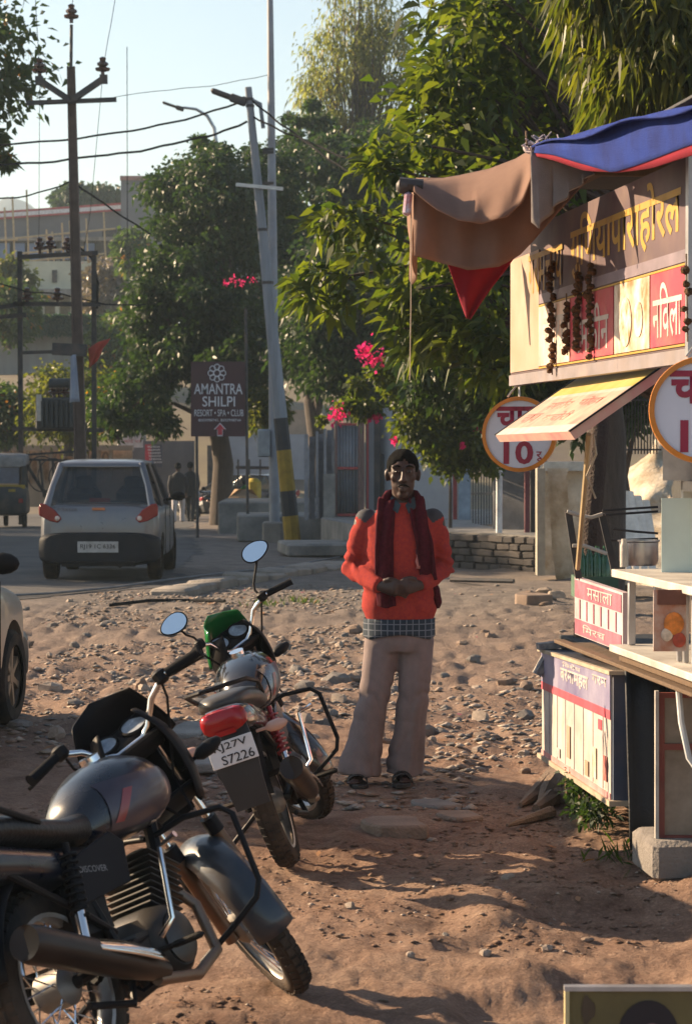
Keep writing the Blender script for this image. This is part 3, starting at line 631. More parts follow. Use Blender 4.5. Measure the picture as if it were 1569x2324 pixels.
txt('रसोई घर', P(278, 1005, 81.98), (1, 0, 0), (0, 0, 1), .6, .13, REDP, ws)
rb = thing('red_white_notice', 'dark notice board with red side and white lines of writing', 'signboard', P(350, 1160, 83)); panel('board', 331, 368, 1008, 1060, 83, mat('notice_dark', (.05, .05, .07), .6), rb, .06); panel('red_strip', 329, 343, 1008, 1058, 82.95, mat('notice_red', (.35, .03, .05), .6), rb, .03)
for i in range(6): txt('ववकमरनल', P(334+i, 1016+i*7, 82.93), (1, 0, 0), (0, 0, 1), .42, .06, WL, rb)
# retaining wall, hedge, cream pavilion
WR = mat('stained_white_wall', (.40, .39, .37), .9, bump=.3, scale=.5, stretch=(3, 3, .4), c2=(.24, .22, .21))
rw = thing('retaining_wall', 'stained white retaining wall on the hillside', 'wall', P(120, 845, 118)); panel('wall_panel', -60, 262, 752, 850, 118, WR, rw, .6, 121)
pv = thing('cream_pavilion', 'cream low pavilion with dark doorways above the hedge', 'building', P(130, 720, 128))
CREAM = mat('cream_paint', (.52, .50, .38), .85, scale=.4, bump=.2)
panel('wall', -60, 262, 592, 662, 129, CREAM, pv, 3); panel('ledge', -60, 270, 655, 668, 128, CONCRETE, pv, 2.5)
for i in range(9):
    u = -50+i*35; panel('column', u, u+9, 665, 730, 128.3, CREAM, pv, .4)
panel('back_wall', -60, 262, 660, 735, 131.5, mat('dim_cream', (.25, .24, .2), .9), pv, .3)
for u in (35, 118, 176): panel('window', u, u+11, 612, 640, 128.9, DARKSTEEL, pv, .1)
# main building
GW = mat('raw_grey_render', (.15, .15, .165), .92, bump=.3, scale=.25, c2=(.20, .195, .205)); BLU = mat('blue_sheeting', (.10, .16, .30), .5, scale=.5)
bd = thing('grey_building', 'large grey unfinished building with scaffolding on the hill', 'building', P(200, 650, 150))
panel('tower_block', 274, 620, 404, 680, 150, GW, bd, 12); panel('parapet', 272, 620, 398, 408, 149.9, mat('parapet_red', (.30, .16, .14), .9), bd, 12.2)
panel('wing_wall', -80, 276, 486, 600, 153, GW, bd, 9)
for v0, v1, m in ((0, 5, REDP), (5, 14, mat('fascia_white', (.6, .6, .62), .7)), (14, 18, REDP)):
    b = MB(); dz = lambda v: v
    a, c = P(-80, 484+v1, 152), P(276, 459+v1, 152); a2, c2 = P(-80, 484+v0, 152), P(276, 459+v0, 152); dy = V((0, 10, 0)); b.add([a, c, c2, a2, a+dy, c+dy, c2+dy, a2+dy], [(0, 1, 2, 3), (7, 6, 5, 4), (0, 4, 5, 1), (1, 5, 6, 2), (2, 6, 7, 3), (3, 7, 4, 0)]); b.build('roof_fascia', m, bd)
b = MB(); a, c, c2, a2 = P(-80, 540, 152.2), P(276, 540, 152.2), P(276, 470, 152.2), P(-80, 496, 152.2); dy = V((0, 1, 0)); b.add([a, c, c2, a2, a+dy, c+dy, c2+dy, a2+dy], [(0, 1, 2, 3), (7, 6, 5, 4), (0, 4, 5, 1), (1, 5, 6, 2), (2, 6, 7, 3), (3, 7, 4, 0)]); b.build('upper_wall', GW, bd)
for u0, u1 in ((-50, -15), (-8, 24), (32, 58), (64, 90), (96, 128), (136, 158), (190, 216)): wn = panel('window', u0, u1, 548, 592, 152.1, DARKSTEEL, bd, .6); panel('pane', u0+2, u1-2, 551, 588, 151.9, BLU, wn, .1)
panel('window', 232, 262, 520, 588, 152.0, DARKSTEEL, bd, .8); panel('window', 345, 380, 508, 520, 149.8, DARKSTEEL, bd, .3)
panel('floor_band', -80, 276, 537, 545, 151.5, CONCRETE, bd, .8)
BAM = mat('bamboo', (.40, .30, .17), .7)
sf = thing('bamboo_scaffold', 'bamboo scaffold poles standing against the grey building', 'scaffold', P(120, 600, 149))
for u, vt in ((10, 470), (28, 445), (60, 430), (105, 520), (118, 525), (140, 505), (158, 500), (195, 495), (235, 480)):
    b = MB(); b.tube([P(u, vt, 149), P(u+6, 620, 149)], .06, 5); b.build('upright', BAM, sf)
for u0, v0, u1, v1 in ((-40, 545, 40, 543), (30, 540, 262, 518), (-20, 600, 236, 575), (40, 575, 190, 560)):
    b = MB(); b.tube([P(u0, v0, 148.8), P(u1, v1, 148.8)], .06, 5); b.build('ledger', BAM, sf)
# whitewashed house side seen under the trees and things near the shops
hs = thing('pale_roadside_house', 'pale blue grey house wall seen under the trees', 'building', P(590, 1120, 95)); panel('wall', 505, 700, 985, 1150, 95, mat('pale_blue_wall', (.26, .28, .33), .9, scale=.6), hs, 5); panel('upper_wall', 560, 700, 930, 985, 97, BW, hs, 4); panel('doorway', 470, 505, 1010, 1150, 94, DARKSTEEL, hs, .4)
rl = thing('street_railing', 'dark railing in front of the pale house', 'railing', P(590, 1100, 75)); 
b = MB(); b.tube([P(535, 1060, 75), P(640, 1062, 75)], .05, 5); b.build('rail', DARKSTEEL, rl)
for u in (540, 565, 590, 615, 640): b = MB(); b.tube([P(u, 1042, 75), P(u, 1130, 75)], .03, 5); b.build('baluster', DARKSTEEL, rl)
solid('yellow_drum', 'upright yellow drum behind the signboard post', 'drum', (P(575, 1110, 66).x, 66, -.5), (.4, .4, 1.3), mat('yellow_drum', (.40, .30, .03), .6), 0, .1)
solid('sand_sack', 'tan sack leaning behind the signboard', 'sack', (P(552, 1150, 58).x, 58, .1), (.7, .4, .55), mat('tan_sack', (.30, .20, .12), .95, bump=.4), .3, .18)
# ------------------------------------------------------------------ tea stall
SD = V((.117, -.993, 0)); SN = V((-.993, -.117, 0)); S0 = V((.872, 12.4, 0))
def ST(a, o, z): p = S0+SD*a+SN*o; return V((p.x, p.y, z))
stall = thing('tea_stall', 'ramshackle roadside tea stall with shelves and cloth awning', 'stall', (1.4, 10.6, 0))
PWHITE = mat('worn_white_laminate', (.44, .40, .36), .6, scale=5, c2=(.56, .53, .48), bump=.1); PALU = mat('aluminium_frame', (.40, .40, .42), .4, .7)
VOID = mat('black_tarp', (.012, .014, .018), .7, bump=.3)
def sbox(name, a0, a1, o0, o1, z0, z1, m, parent=None, mods=(('bevel', .004),)):
    b = MB(); c = [ST(a0, o0, 0), ST(a1, o0, 0), ST(a1, o1, 0), ST(a0, o1, 0)]
    vs = [(p.x, p.y, z0) for p in c]+[(p.x, p.y, z1) for p in c]
    b.add(vs, [(3, 2, 1, 0), (4, 5, 6, 7), (0, 1, 5, 4), (1, 2, 6, 5), (2, 3, 7, 6), (3, 0, 4, 7)]); return b.build(name, m, parent or stall, mods=list(mods))
# shelves, uprights
sbox('lower_shelf', 2.15, 4.6, .02, -.75, .825, .855, PWHITE); sbox('upper_shelf', 2.1, 4.6, .0, -.75, 1.135, 1.168, PWHITE)
sbox('shelf_edge', 2.2, 4.6, -.01, -.03, .79, .822, WOOD); sbox('under_beam', 1.0, 3.5, .02, -.03, .768, .785, WOOD)
for a, o, w_, m in ((2.2, -.045, .03, PALU), (2.36, -.115, .028, PALU), (3.0, -.05, .02, PALU), (3.06, -.06, .02, PALU), (3.14, -.07, .035, PALU), (3.62, -.12, .03, DARKSTEEL), (3.5, -.4, .03, PALU), (2.3, -.5, .03, PALU)):
    sbox('upright', a, a+w_, o, o-w_, .857, 1.133, m)
# cabinet front with worn orange print
sbox('print_panel', 3.2, 3.22, -.08, -.5, .86, 1.13, mat('print_white', (.66, .60, .52), .5, c2=(.5, .32, .2), scale=14, var=.1))
def on_cam(name, u0, u1, v0, v1, Y, m, parent=stall, th=.006): return panel(name, u0, u1, v0, v1, Y, m, parent, th)
on_cam('printed_poster', 1482, 1556, 1338, 1478, 9.16, mat('print_poster', (.50, .12, .02), .5, c2=(.62, .56, .50), scale=7, var=.2)); on_cam('printed_band', 1490, 1556, 1338, 1372, 9.15, mat('print_brown', (.12, .03, .02), .5, c2=(.2, .08, .05)))
for k_, (u_, v_, r_) in enumerate(((1528, 1415, .038), (1512, 1440, .022), (1540, 1452, .025))):
    b = MB(); b.ball(P(u_, v_, 9.155), (r_, .003, r_*1.15), 16); b.build('printed_food', mat('print_food_%d' % k_, ((.62, .20, .03), (.60, .50, .40), (.40, .06, .03))[k_], .5, var=.4, scale=30), stall)
# glass cabinet on the upper shelf
CABG = mat('milky_glass', (.55, .68, .66), .12, var=.08, scale=4); 
cb = sbox('cabinet_frame', 2.32, 2.36, -.24, -.28, 1.17, 1.545, PWHITE); sbox('cabinet_top', 2.32, 4.4, -.24, -.6, 1.50, 1.545, PWHITE); on_cam('cabinet_pane', 1500, 1640, 1130, 1306, 10.05, CABG)
sbox('cabinet_post', 2.5, 2.54, -.24, -.29, 1.546, 2.04, PWHITE); on_cam('white_panel', 1503, 1640, 990, 1090, 10.0, PWHITE); sbox('mullion', 2.42, 2.44, -.27, -.29, 1.546, 1.8, DARKSTEEL)
# dark cloth skirt and interior under the counter
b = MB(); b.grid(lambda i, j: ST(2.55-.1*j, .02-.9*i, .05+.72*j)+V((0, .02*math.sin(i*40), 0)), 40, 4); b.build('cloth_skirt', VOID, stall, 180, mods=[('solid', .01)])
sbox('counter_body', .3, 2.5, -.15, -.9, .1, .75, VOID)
for a, o in ((.4, -.2), (2.4, -.2), (.4, -.85), (2.4, -.85), (4.4, -.1), (4.4, -.7)): sbox('post', a, a+.06, o, o-.06, -.1, .82, WOOD)
for a, o in ((.05, -1.3), (3.6, -.15), (3.6, -1.3)): sbox('roof_post', a, a+.05, o, o-.05, -.1, 2.98, DARKSTEEL if o > -.5 and a > 1 else WOOD)
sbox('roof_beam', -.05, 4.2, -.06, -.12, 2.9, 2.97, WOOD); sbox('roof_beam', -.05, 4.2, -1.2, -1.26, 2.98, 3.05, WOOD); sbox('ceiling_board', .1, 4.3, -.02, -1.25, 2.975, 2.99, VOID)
sbox('rafter', 1.9, 1.95, .1, -1.2, 2.84, 2.89, WOOD)
# awning cloths
BROWN = cloth('brown_awning_cloth', (.27, .165, .125), .26, scale=3); GREYC = cloth('grey_awning_cloth', (.28, .245, .235), .2)
BLUET = cloth('blue_tarpaulin', (.010, .028, .20), .10, c2=(.018, .05, .30), bump=.6); REDT = cloth('red_tarpaulin', (.26, .015, .035), .22); 
C1 = P(932, 422, 10.4); C2 = P(1202, 340, 10.0); CF = V((.315, 12.15, 2.92)); I1 = ST(.1, -.05, 3.02)
def bil(a, b_, c, d, i, j): return (a*(1-i)+b_*i)*(1-j)+(d*(1-i)+c*i)*j
def ip(u, pts): return float(np.interp(u, [p[0] for p in pts], [p[1] for p in pts]))
b = MB(); b.grid(lambda i, j: bil(CF, P(945, 405, 10.95), P(1330, 380, 10.6), I1, i, j)+V((0, 0, -.04*math.sin(math.pi*j)*(1-i)+.012*math.sin(i*23+j*9))), 24, 14); b.build('awning_roof_cloth', BROWN, stall, 180, mods=[('solid', .006)])
def hem(i, j):      # sunlit near slope of the roof cloth sagging between the two ties
    u = 938+268*i; vt = ip(u, [(938, 415), (1040, 398), (1110, 383), (1170, 360), (1206, 338)]); vb = ip(u, [(938, 432), (965, 455), (990, 474), (1040, 499), (1090, 506), (1150, 491), (1185, 456), (1206, 400)])
    fold = .035*math.sin(j*math.pi)*math.sin(i*9+j*2.5)+.02*math.sin(i*21+j*5)*j*(i > .5)
    return P(u, vt, 10.95-.5*i).lerp(P(u, vb, 10.28-.2*i), j)+V((0, -fold-.04*math.sin(math.pi*j), .02*math.sin(math.pi*j)))
b = MB(); b.grid(hem, 44, 14); b.build('awning_hem', BROWN, stall, 180, mods=[('solid', .006)])
def farval(i, j):   # shaded valance facing along the road
    u = 938+404*i; vt = ip(u, [(938, 430), (1000, 455), (1080, 470), (1150, 455), (1205, 390), (1342, 388)]); vb = ip(u, [(938, 580), (1000, 594), (1060, 612), (1130, 606), (1180, 577), (1215, 540), (1260, 486), (1300, 442), (1342, 396)])
    return P(u, vt, 10.42).lerp(P(u, vb, 10.36), j)+V((0, -.03*math.sin(i*12+j*3)*j-.015*math.sin(i*31), 0))
b = MB(); b.grid(farval, 40, 14); b.build('awning_valance', BROWN, stall, 180, mods=[('solid', .006)])
def outval(i, j):   # valance along the outer edge, seen edge on
    t = CF.lerp(C1+V((.02, .04, 0)), i); d = float(np.interp(i, [0, .08, .3, .6, .85, 1], [.04, .14, .36, .42, .36, .27]))
    return t+V((.012*math.sin(i*14+j*4), 0, -d*j))
b = MB(); b.grid(outval, 30, 10); b.build('outer_valance', BROWN, stall, 180, mods=[('solid', .006)])
def nearfold(i, j):  # grey cloth gathered at the near tie
    u = 1203+140*i; vt = 342+48*i; vb = ip(u, [(1203, 505), (1212, 522), (1225, 515), (1245, 485), (1290, 440), (1343, 394)])
    return P(u, vt, 9.95).lerp(P(u, vb, 9.9), j)+V((.012*math.sin(i*26)*j, -.06*j*abs(math.sin(i*7+.6))*(1-i), 0))
b = MB(); b.grid(nearfold, 36, 12); b.build('gathered_cloth', GREYC, stall, 180, mods=[('solid', .006)])
TR_ = P(1700, 205, 6.9)
def tarp(i, j):
    p = bil(C2+V((0, 0, .01)), TR_, V((1.95, 11.9, 3.22)), V((.9, 12.0, 3.10)), i, j)
    return p+V((0, 0, .02*math.sin(j*11+i*7)*j+.012*math.sin(i*15)))
b = MB(); b.grid(tarp, 22, 30); b.build('blue_tarpaulin_roof', BLUET, stall, 180, mods=[('solid', .008)])
def thang(vbs, yo):
    def f(i, j):
        u = 1212+488*i; vt = 334-129*i-8*math.sin(math.pi*min(1, i*1.3)); vb = ip(u, vbs); Y = 9.98-3.08*i-yo
        return P(u, vt, Y).lerp(P(u, vb, Y), j)+V((0, -.05*math.sin(math.pi*j)-.012*math.sin(i*22+j*6), 0))
    return f
b = MB(); b.grid(thang([(1212, 345), (1250, 350), (1330, 372), (1390, 392), (1450, 372), (1569, 328), (1700, 290)], .03), 34, 10); b.build('blue_tarpaulin_edge', BLUET, stall, 180, mods=[('solid', .008)])
b = MB(); b.grid(thang([(1212, 352), (1250, 362), (1330, 386), (1400, 392), (1480, 380), (1569, 352), (1700, 312)], .0), 34, 8); b.build('red_tarpaulin_edge', REDT, stall, 180, mods=[('solid', .008)])
b = MB()
for k in range(46):
    c = C2+V((random.uniform(-.02, .12), random.uniform(-.06, .02), random.uniform(-.02, .05))); b.tube([c, c+V((random.uniform(-.03, .03), random.uniform(-.03, .01), random.uniform(-.02, .035)))], .003, 4)
b.tube([C2+V((math.cos(t)*.022, .015*math.sin(t), math.sin(t)*.022+.01)) for t in [x*.5 for x in range(26)]], .008, 5); b.build('frayed_rope_tie', mat('frayed_rope', (.50, .42, .42), .95), stall)
b = MB(); b.tube([C1+V((-.05, 0, .01)), C1+V((.05, .0, .0))], .03, 8); b.ball(C1+V((-.03, 0, 0)), .035, 10); b.build('corner_knot', DARKSTEEL, stall)
b = MB(); b.tube([C1+V((.0, 0, 0)), C1+V((.0, .01, -.5)), C1+V((-.005, 0, -.82))], .0022, 4); b.tube([C2+V((.02, 0, 0)), C2+V((.03, -.02, -.16))], .004, 4); b.build('rope', mat('rope', (.35, .30, .24), .9), stall)
b = MB(); b.tube([P(1195, 330, 10.0), P(1193, 296, 10.0)], .005, 5); b.build('stick', WOOD, stall)
b = MB(); b.box(P(924, 462, 10.4), (.035, .06, .10), (0, .1, 0), ch=.01); b.build('striped_rag', mat('striped_rag', (.5, .12, .14), .9, c2=(.5, .55, .7), scale=30), stall)
drape('triangular_flag', 'red triangular flag hanging under the brown awning', 'flag', [P(1012, 590, 12.05), P(1168, 580, 12.1), P(1066, 722, 12.0), P(1058, 724, 12.0)], REDT, 12, 12, .012)
# big upper sign
sign = thing('stall_sign', 'long upper stall sign with yellow lettering and red and white panels', 'sign', ST(1.7, 0, 2.03))
L = 3.5; SZ0, SZ1 = 2.045, 2.74
SGB = mat('sign_brown', (.07, .034, .045), .6, scale=2, stretch=(1, 1, 3), dust=.25); 
def spl(name, a0, a1, z0, z1, o, m, th=.004, parent=sign):
    b = MB(); n = SN*th; c = [ST(a0, o, z0), ST(a1, o, z0), ST(a1, o, z1), ST(a0, o, z1)]; b.add(c+[p+n for p in c], [(0, 1, 2, 3), (7, 6, 5, 4), (0, 4, 5, 1), (1, 5, 6, 2), (2, 6, 7, 3), (3, 7, 4, 0)]); return b.build(name, m, parent)
spl('backing', 0, L, SZ0, SZ1, 0, SGB, .04); spl('bottom_frame', -.02, L, SZ0-.055, SZ0-.002, .0, mat('sign_frame', (.19, .165, .18), .6, dust=.3), .045); spl('end_frame', L, L+.04, SZ0-.05, SZ1+.02, 0, PALU, .05)
YLW = mat('sign_yellow', (.40, .23, .015), .5, var=.1, dust=.3); SRED = mat('sign_red', (.40, .014, .045), .5, scale=3, dust=.45); SWH = mat('sign_white', (.48, .43, .40), .5, scale=4, dust=.35); CRM = mat('sign_cream', (.42, .30, .19), .5, scale=3, c2=(.46, .30, .23), dust=.55)
spl('cream_panel', .02, .75, SZ0+.01, SZ1-.12, .042, CRM)
for a0, a1, m, nm in ((.75, 1.45, mat('sign_pink', (.70, .34, .30), .5, c2=(.8, .66, .5), scale=5), 'pink_panel'), (1.47, 2.32, SRED, 'red_panel'), (2.34, 2.94, mat('sign_photo', (.55, .30, .10), .5, c2=(.75, .66, .55), scale=9, var=.5), 'photo_panel'), (2.96, L-.02, SRED, 'red_panel')): spl(nm, a0, a1, SZ0+.02, SZ0+.30, .042, m)
for a0, a1 in ((.75, L-.02),): spl('yellow_line', a0, a1, SZ0+.302, SZ0+.310, .042, YLW); spl('yellow_line', a0, a1, SZ0+.008, SZ0+.016, .042, YLW)
spl('grey_band', .75, L-.02, SZ0+.315, SZ0+.36, .041, mat('sign_grey', (.18, .14, .17), .5))
for a0, r_ in ((2.5, .1), (2.72, .07)):
    b = MB(); c = ST(a0+.05, .0475, SZ0+.14); mm = M((( SD.x, 0, SN.x, c.x), (SD.y, 0, SN.y, c.y), (0, 1, 0, c.z), (0, 0, 0, 1))); b.lathe([(0, 0), (r_, 0), (r_, .003), (0, .003)], 20, mm); b.build('printed_glass', mat('print_tea', (.50, .26, .08), .4, c2=(.85, .8, .72), scale=16, var=.3), sign)
def stx(s, a0, a1, z0, z1, m, o=.0463, bold=0.01): txt(s, ST(a0, o, z0), SD, (0, 0, 1), a1-a0, z1-z0, m, sign, bold=bold)
stx('गरमचाय', .5, 1.3, SZ0+.37, SZ0+.56, YLW, .0465); stx('गुिणयापाराहोरल', 1.45, L-.1, SZ0+.37, SZ0+.66, YLW, .0405, .02); stx('नमकीन', 1.55, 2.24, SZ0+.05, SZ0+.25, SWH); stx('निवला', 3.0, L-.06, SZ0+.05, SZ0+.26, SWH); stx('चाय', .85, 1.35, SZ0+.06, SZ0+.24, SWH)
# flap board
fl = thing('flap_board', 'faded yellow and pink board propped out like a small awning', 'sign', ST(1.8, 0, 1.9))
F0, F1, F2, F3 = ST(.9, .28, 1.735), ST(2.72, .31, 1.742), ST(2.72, -.13, 2.045), ST(.9, -.13, 2.06)
def plan(a, b_, c, d):
    n = (b_-a).cross(c-a).normalized(); return d-n*n.dot(d-a)
F3 = plan(F0, F1, F2, F3)
nf = (F1-F0).cross(F3-F0).normalized()
if nf.z < 0: nf = -nf
def flp(name, i0, i1, j0, j1, m, lift, th):
    b = MB(); c = [bil(F0, F1, F2, F3, i, j)+nf*lift for i, j in ((i0, j0), (i1, j0), (i1, j1), (i0, j1))]; b.add(c+[p+nf*th for p in c], [(0, 1, 2, 3), (7, 6, 5, 4), (0, 4, 5, 1), (1, 5, 6, 2), (2, 6, 7, 3), (3, 7, 4, 0)]); return b.build(name, m, fl)
flp('frame', 0, 1, 0, 1, mat('flap_side', (.62, .50, .40), .7, c2=(.5, .2, .2), scale=4), -.036, .036)
flp('white_strip', .0, 1, 0, .1, SWH, .001, .003); flp('pink_field', .0, 1, .1, .55, mat('flap_pink', (.42, .24, .20), .6, c2=(.50, .38, .29), scale=6), .001, .003); flp('grey_line', 0, 1, .55, .6, mat('flap_grey', (.42, .36, .32), .6), .001, .003); flp('yellow_field', 0, 1, .6, 1, mat('flap_yellow', (.50, .35, .05), .6, c2=(.50, .38, .13), scale=6), .001, .003)
flp('dark_edge', -.004, .012, 0, 1, BLACKPL, .001, .006); flp('dark_edge', .988, 1.004, 0, 1, BLACKPL, .001, .006)
FR_ = mat('flap_red', (.46, .13, .11), .6, dust=.5)
for s_, i0, i1, j0, j1 in (('चाय', .08, .3, .17, .32), ('कचोरी', .38, .72, .17, .32), ('नमकीन', .2, .5, .37, .52), ('पोहा', .58, .85, .37, .52)):
    p_ = bil(F0, F1, F2, F3, i0, j0)+nf*.0042; o_ = txt(s_, p_, F1-F0, F3-F0, (F1-F0).length*(i1-i0), (F3-F0).length*(j1-j0), FR_, fl, 'faded_red_lettering', bold=.03, lift=0)
b = MB(); b.tube([P(1335, 985, 10.4), P(1328, 1080, 10.6), P(1310, 1290, 11.2)], .012, 6); b.build('prop_stick', BAM, fl)
b = MB(); b.tube([P(1345, 985, 10.4), P(1352, 1030, 10.4), P(1330, 1080, 10.5), P(1350, 1130, 10.6)], .005, 5); b.build('rope', mat('rope', (.35, .30, .24), .9), fl)
# round price signs
def round_sign(label, c, rz, d=.375):
    t = thing('round_price_sign', label, 'sign', c, (0, 0, rz)); r = d/2; X = M.Rotation(math.pi/2, 4, 'X')
    mm = M.Translation(c) @ M.Rotation(rz, 4, 'Z') @ X
    b = MB(); b.lathe([(0, -.02), (r*.93, -.02), (r*.93, .012), (0, .012)], 48, mm); b.build('disc', mat('sign_face', (.60, .62, .72), .35, var=.05), t, 30)
    b = MB(); b.lathe([(r*.90, -.024), (r, -.022), (r*1.01, 0), (r, .02), (r*.90, .022)], 48, mm, caps=False); b.build('orange_rim', mat('orange_rim', (.58, .20, .02), .5), t)
    rt = V((math.cos(rz), math.sin(rz), 0)); dn = rt.cross(V((0, 0, 1))); MRN = mat('sign_maroon', (.28, .012, .045), .5, var=.08)
    o = V(c)+dn*.013
    txt('चाय', o-rt*r*.62+V((0, 0, r*.12)), rt, (0, 0, 1), r*1.24, r*.62, MRN, t, bold=.028)
    txt('10', o-rt*r*.42+V((0, 0, -r*.80)), rt, (0, 0, 1), r*.80, r*.62, MRN, t, bold=.03)
    txt('रू', o+rt*r*.46+V((0, 0, -r*.72)), rt, (0, 0, 1), r*.2, r*.26, MRN, t, bold=.01)
    b = MB(); top = V(c)+V((0, 0, r)); b.tube([top, top+V((0, .01, .05)), top+V((.03, .05, .12)), top+V((.02, .1, .28))], .006, 5); b.tube([top+V((-.06, 0, .0)), top+V((-.02, .02, .05)), top+V((.03, .03, .07))], .005, 5); b.build('hanging_wire', mat('pale_wire', (.5, .5, .48), .6), t)
    return t
round_sign('round white tea price sign with orange rim partly behind the flap board', tuple(P(1178, 985, 12.25)), R(-14))
round_sign('large round white tea price sign with orange rim cut by the right edge', tuple(P(1594, 930, 8.6)), R(-8))
# lower lit board
lb = thing('menu_board', 'tilted lower menu board with blue header and white panels', 'sign', (1.05, 11.1, .1))
B0, B1, B2, B3 = P(1228, 1716, 12.2), P(1390, 1826, 10.0), P(1390, 1522, 10.0), P(1250, 1470, 12.2)
B3 = plan(B0, B1, B2, B3); nb = (B1-B0).cross(B3-B0).normalized()
if nb.x > 0: nb = -nb
def lbp(name, i0, i1, j0, j1, m, lift, th):
    b = MB(); c = [bil(B0, B1, B2, B3, i, j)+nb*lift for i, j in ((i0, j0), (i1, j0), (i1, j1), (i0, j1))]; b.add(c+[p+nb*th for p in c], [(0, 1, 2, 3), (7, 6, 5, 4), (0, 4, 5, 1), (1, 5, 6, 2), (2, 6, 7, 3), (3, 7, 4, 0)]); return b.build(name, m, lb)
lbp('box', 0, 1, 0, 1, mat('board_side_blue', (.035, .05, .09), .6, dust=.2), -.10, .098); lbp('face', .02, .985, .03, .97, SWH, .0, .004)
BH = mat('board_blue', (.17, .15, .30), .5, scale=3, c2=(.28, .26, .36)); BR_ = mat('board_red', (.50, .07, .10), .5)
lbp('blue_header', .02, .985, .70, .97, BH, .005, .003); lbp('red_band', .02, .985, .63, .70, BR_, .005, .003); lbp('red_foot', .02, .985, .03, .075, mat('board_pink', (.62, .26, .25), .5), .005, .003)
lbp('top_frame', -.01, 1.01, .97, 1.0, mat('board_frame', (.36, .29, .21), .7), -.1, .12); lbp('bottom_frame', -.01, 1.01, -.01, .03, mat('board_frame', (.36, .29, .21), .7), -.1, .12)
for i in range(7): lbp('column_rule', .14+i*.125, .148+i*.125, .08, .63, mat('rule_grey', (.45, .38, .38), .6), .005, .002)
for i, j0, j1, m in ((.3, .1, .18, 'rule_grey'), (.80, .12, .36, 'sign_photo'), (.87, .52, .6, 'board_red'), (.70, .1, .22, 'sign_cream'), (.93, .15, .34, 'flap_red'), (.45, .15, .42, 'sign_cream')): lbp('printed_picture', i-.022, i+.022, j0, j1, MAT[m], .0082, .002)
e = (B1-B0).normalized(); upb = (B3-B0).normalized()
txt('वर्मा भोजन', bil(B0, B1, B2, B3, .36, .76)+nb*.0, (B2-B3).normalized(), upb, .95, .12, SWH, lb, bold=.02, lift=.0) if False else None
def lbt(s, i0, i1, j0, j1, m, bold=.01):
    p = bil(B0, B1, B2, B3, i0, j0); q_ = bil(B0, B1, B2, B3, i1, j0); r_ = bil(B0, B1, B2, B3, i0, j1); rt = (q_-p); upv = (r_-p); 
    o = txt(s, p, rt, upv, rt.length, upv.length, m, lb, bold=bold, lift=.0)
    if o: o.location = nb*.0095
lbt('बरमामहल', .33, .72, .765, .89, SWH, .02); lbt('िवशेष', .36, .62, .905, .95, SWH); lbt('गरम', .77, .95, .86, .93, SWH)
for i in (.22, .42): 
    p = bil(B0, B1, B2, B3, i, .0)-nb*.05; b = MB(); b.tube([p+V((0, 0, .05)), V((p.x+.02, p.y, g1(p.x, p.y)-.03))], .014, 6); b.build('wooden_leg', WOOD, lb)
b = MB(); b.box(P(1234, 1498, 12.1), (.03, .1, .16), (0, .5, .1)); b.box(P(1255, 1463, 12.0), (.16, .08, .03), (0, -.1, .1)); b.build('rag', mat('dark_blue_rag', (.05, .07, .12), .9, c2=(.4, .36, .32), scale=14), lb)
# pink board at the end of the counter
pk = thing('pink_board', 'pink and white board standing at the far end of the counter', 'sign', (1.1, 10.9, .8))
K0, K1, K2, K3 = P(1303, 1438, 11.4), P(1412, 1480, 10.35), P(1412, 1345, 10.35), P(1297, 1309, 11.4)
K3 = plan(K0, K1, K2, K3)
def pkp(name, i0, i1, j0, j1, m, o, th=.003):
    b = MB(); c = [bil(K0, K1, K2, K3, i, j)+SN*o for i, j in ((i0, j0), (i1, j0), (i1, j1), (i0, j1))]; b.add(c+[p+SN*th for p in c], [(0, 1, 2, 3), (7, 6, 5, 4), (0, 4, 5, 1), (1, 5, 6, 2), (2, 6, 7, 3), (3, 7, 4, 0)]); return b.build(name, m, pk)
PKM = mat('board_pinkred', (.28, .06, .11), .6, scale=6, c2=(.38, .13, .18)); PKW = mat('board_pinkwhite', (.46, .35, .37), .6, scale=6)
pkp('panel', 0, 1, 0, 1, PKW, -.03, .03); pkp('pink_top', .02, .98, .66, .96, PKM, .001); pkp('pink_foot', .02, .98, .02, .28, PKM, .001)
for i in range(6): pkp('red_rule', .12+i*.15, .135+i*.15, .3, .64, PKM, .001)
txt('मसाला', bil(K0, K1, K2, K3, .3, .70)+SN*.0, (K1-K0), (0, 0, 1), .55, .05, SWH, pk, lift=.006); txt('िमरच', bil(K0, K1, K2, K3, .2, .08), (K1-K0), (0, 0, 1), .5, .04, SWH, pk, lift=.006)
b = MB(); b.box(P(1355, 1492, 10.9)+V((.05, 0, .0)), (.1, 1.3, .03), (0, 0, .1)); b.build('support_plank', WOOD, pk)
# leaning framed glass door on a block
fd = thing('framed_glass_door', 'red framed glass cabinet door leaning under the counter', 'cabinet door', P(1530, 1915, 9.5))
def fdp(nm, u0, u1, v0, v1, m, Y=9.5, th=.02): panel(nm, u0, u1, v0, v1, Y, m, fd, th)
RFR = mat('red_frame', (.20, .045, .035), .6, dust=.2)
fdp('white_edge', 1486, 1494, 1568, 1912, PWHITE, 9.48, .03); fdp('frame_side', 1494, 1507, 1572, 1908, RFR); fdp('frame_top', 1507, 1660, 1572, 1584, RFR); fdp('frame_bottom', 1507, 1660, 1896, 1910, RFR); fdp('frame_middle', 1507, 1660, 1688, 1702, RFR)
PANE = mat('dusty_glass', (.22, .18, .14), .25, c2=(.34, .30, .25), scale=4); fdp('glass_pane', 1507, 1660, 1584, 1688, PANE, 9.515, .008); fdp('glass_pane', 1507, 1660, 1702, 1896, PANE, 9.515, .008)
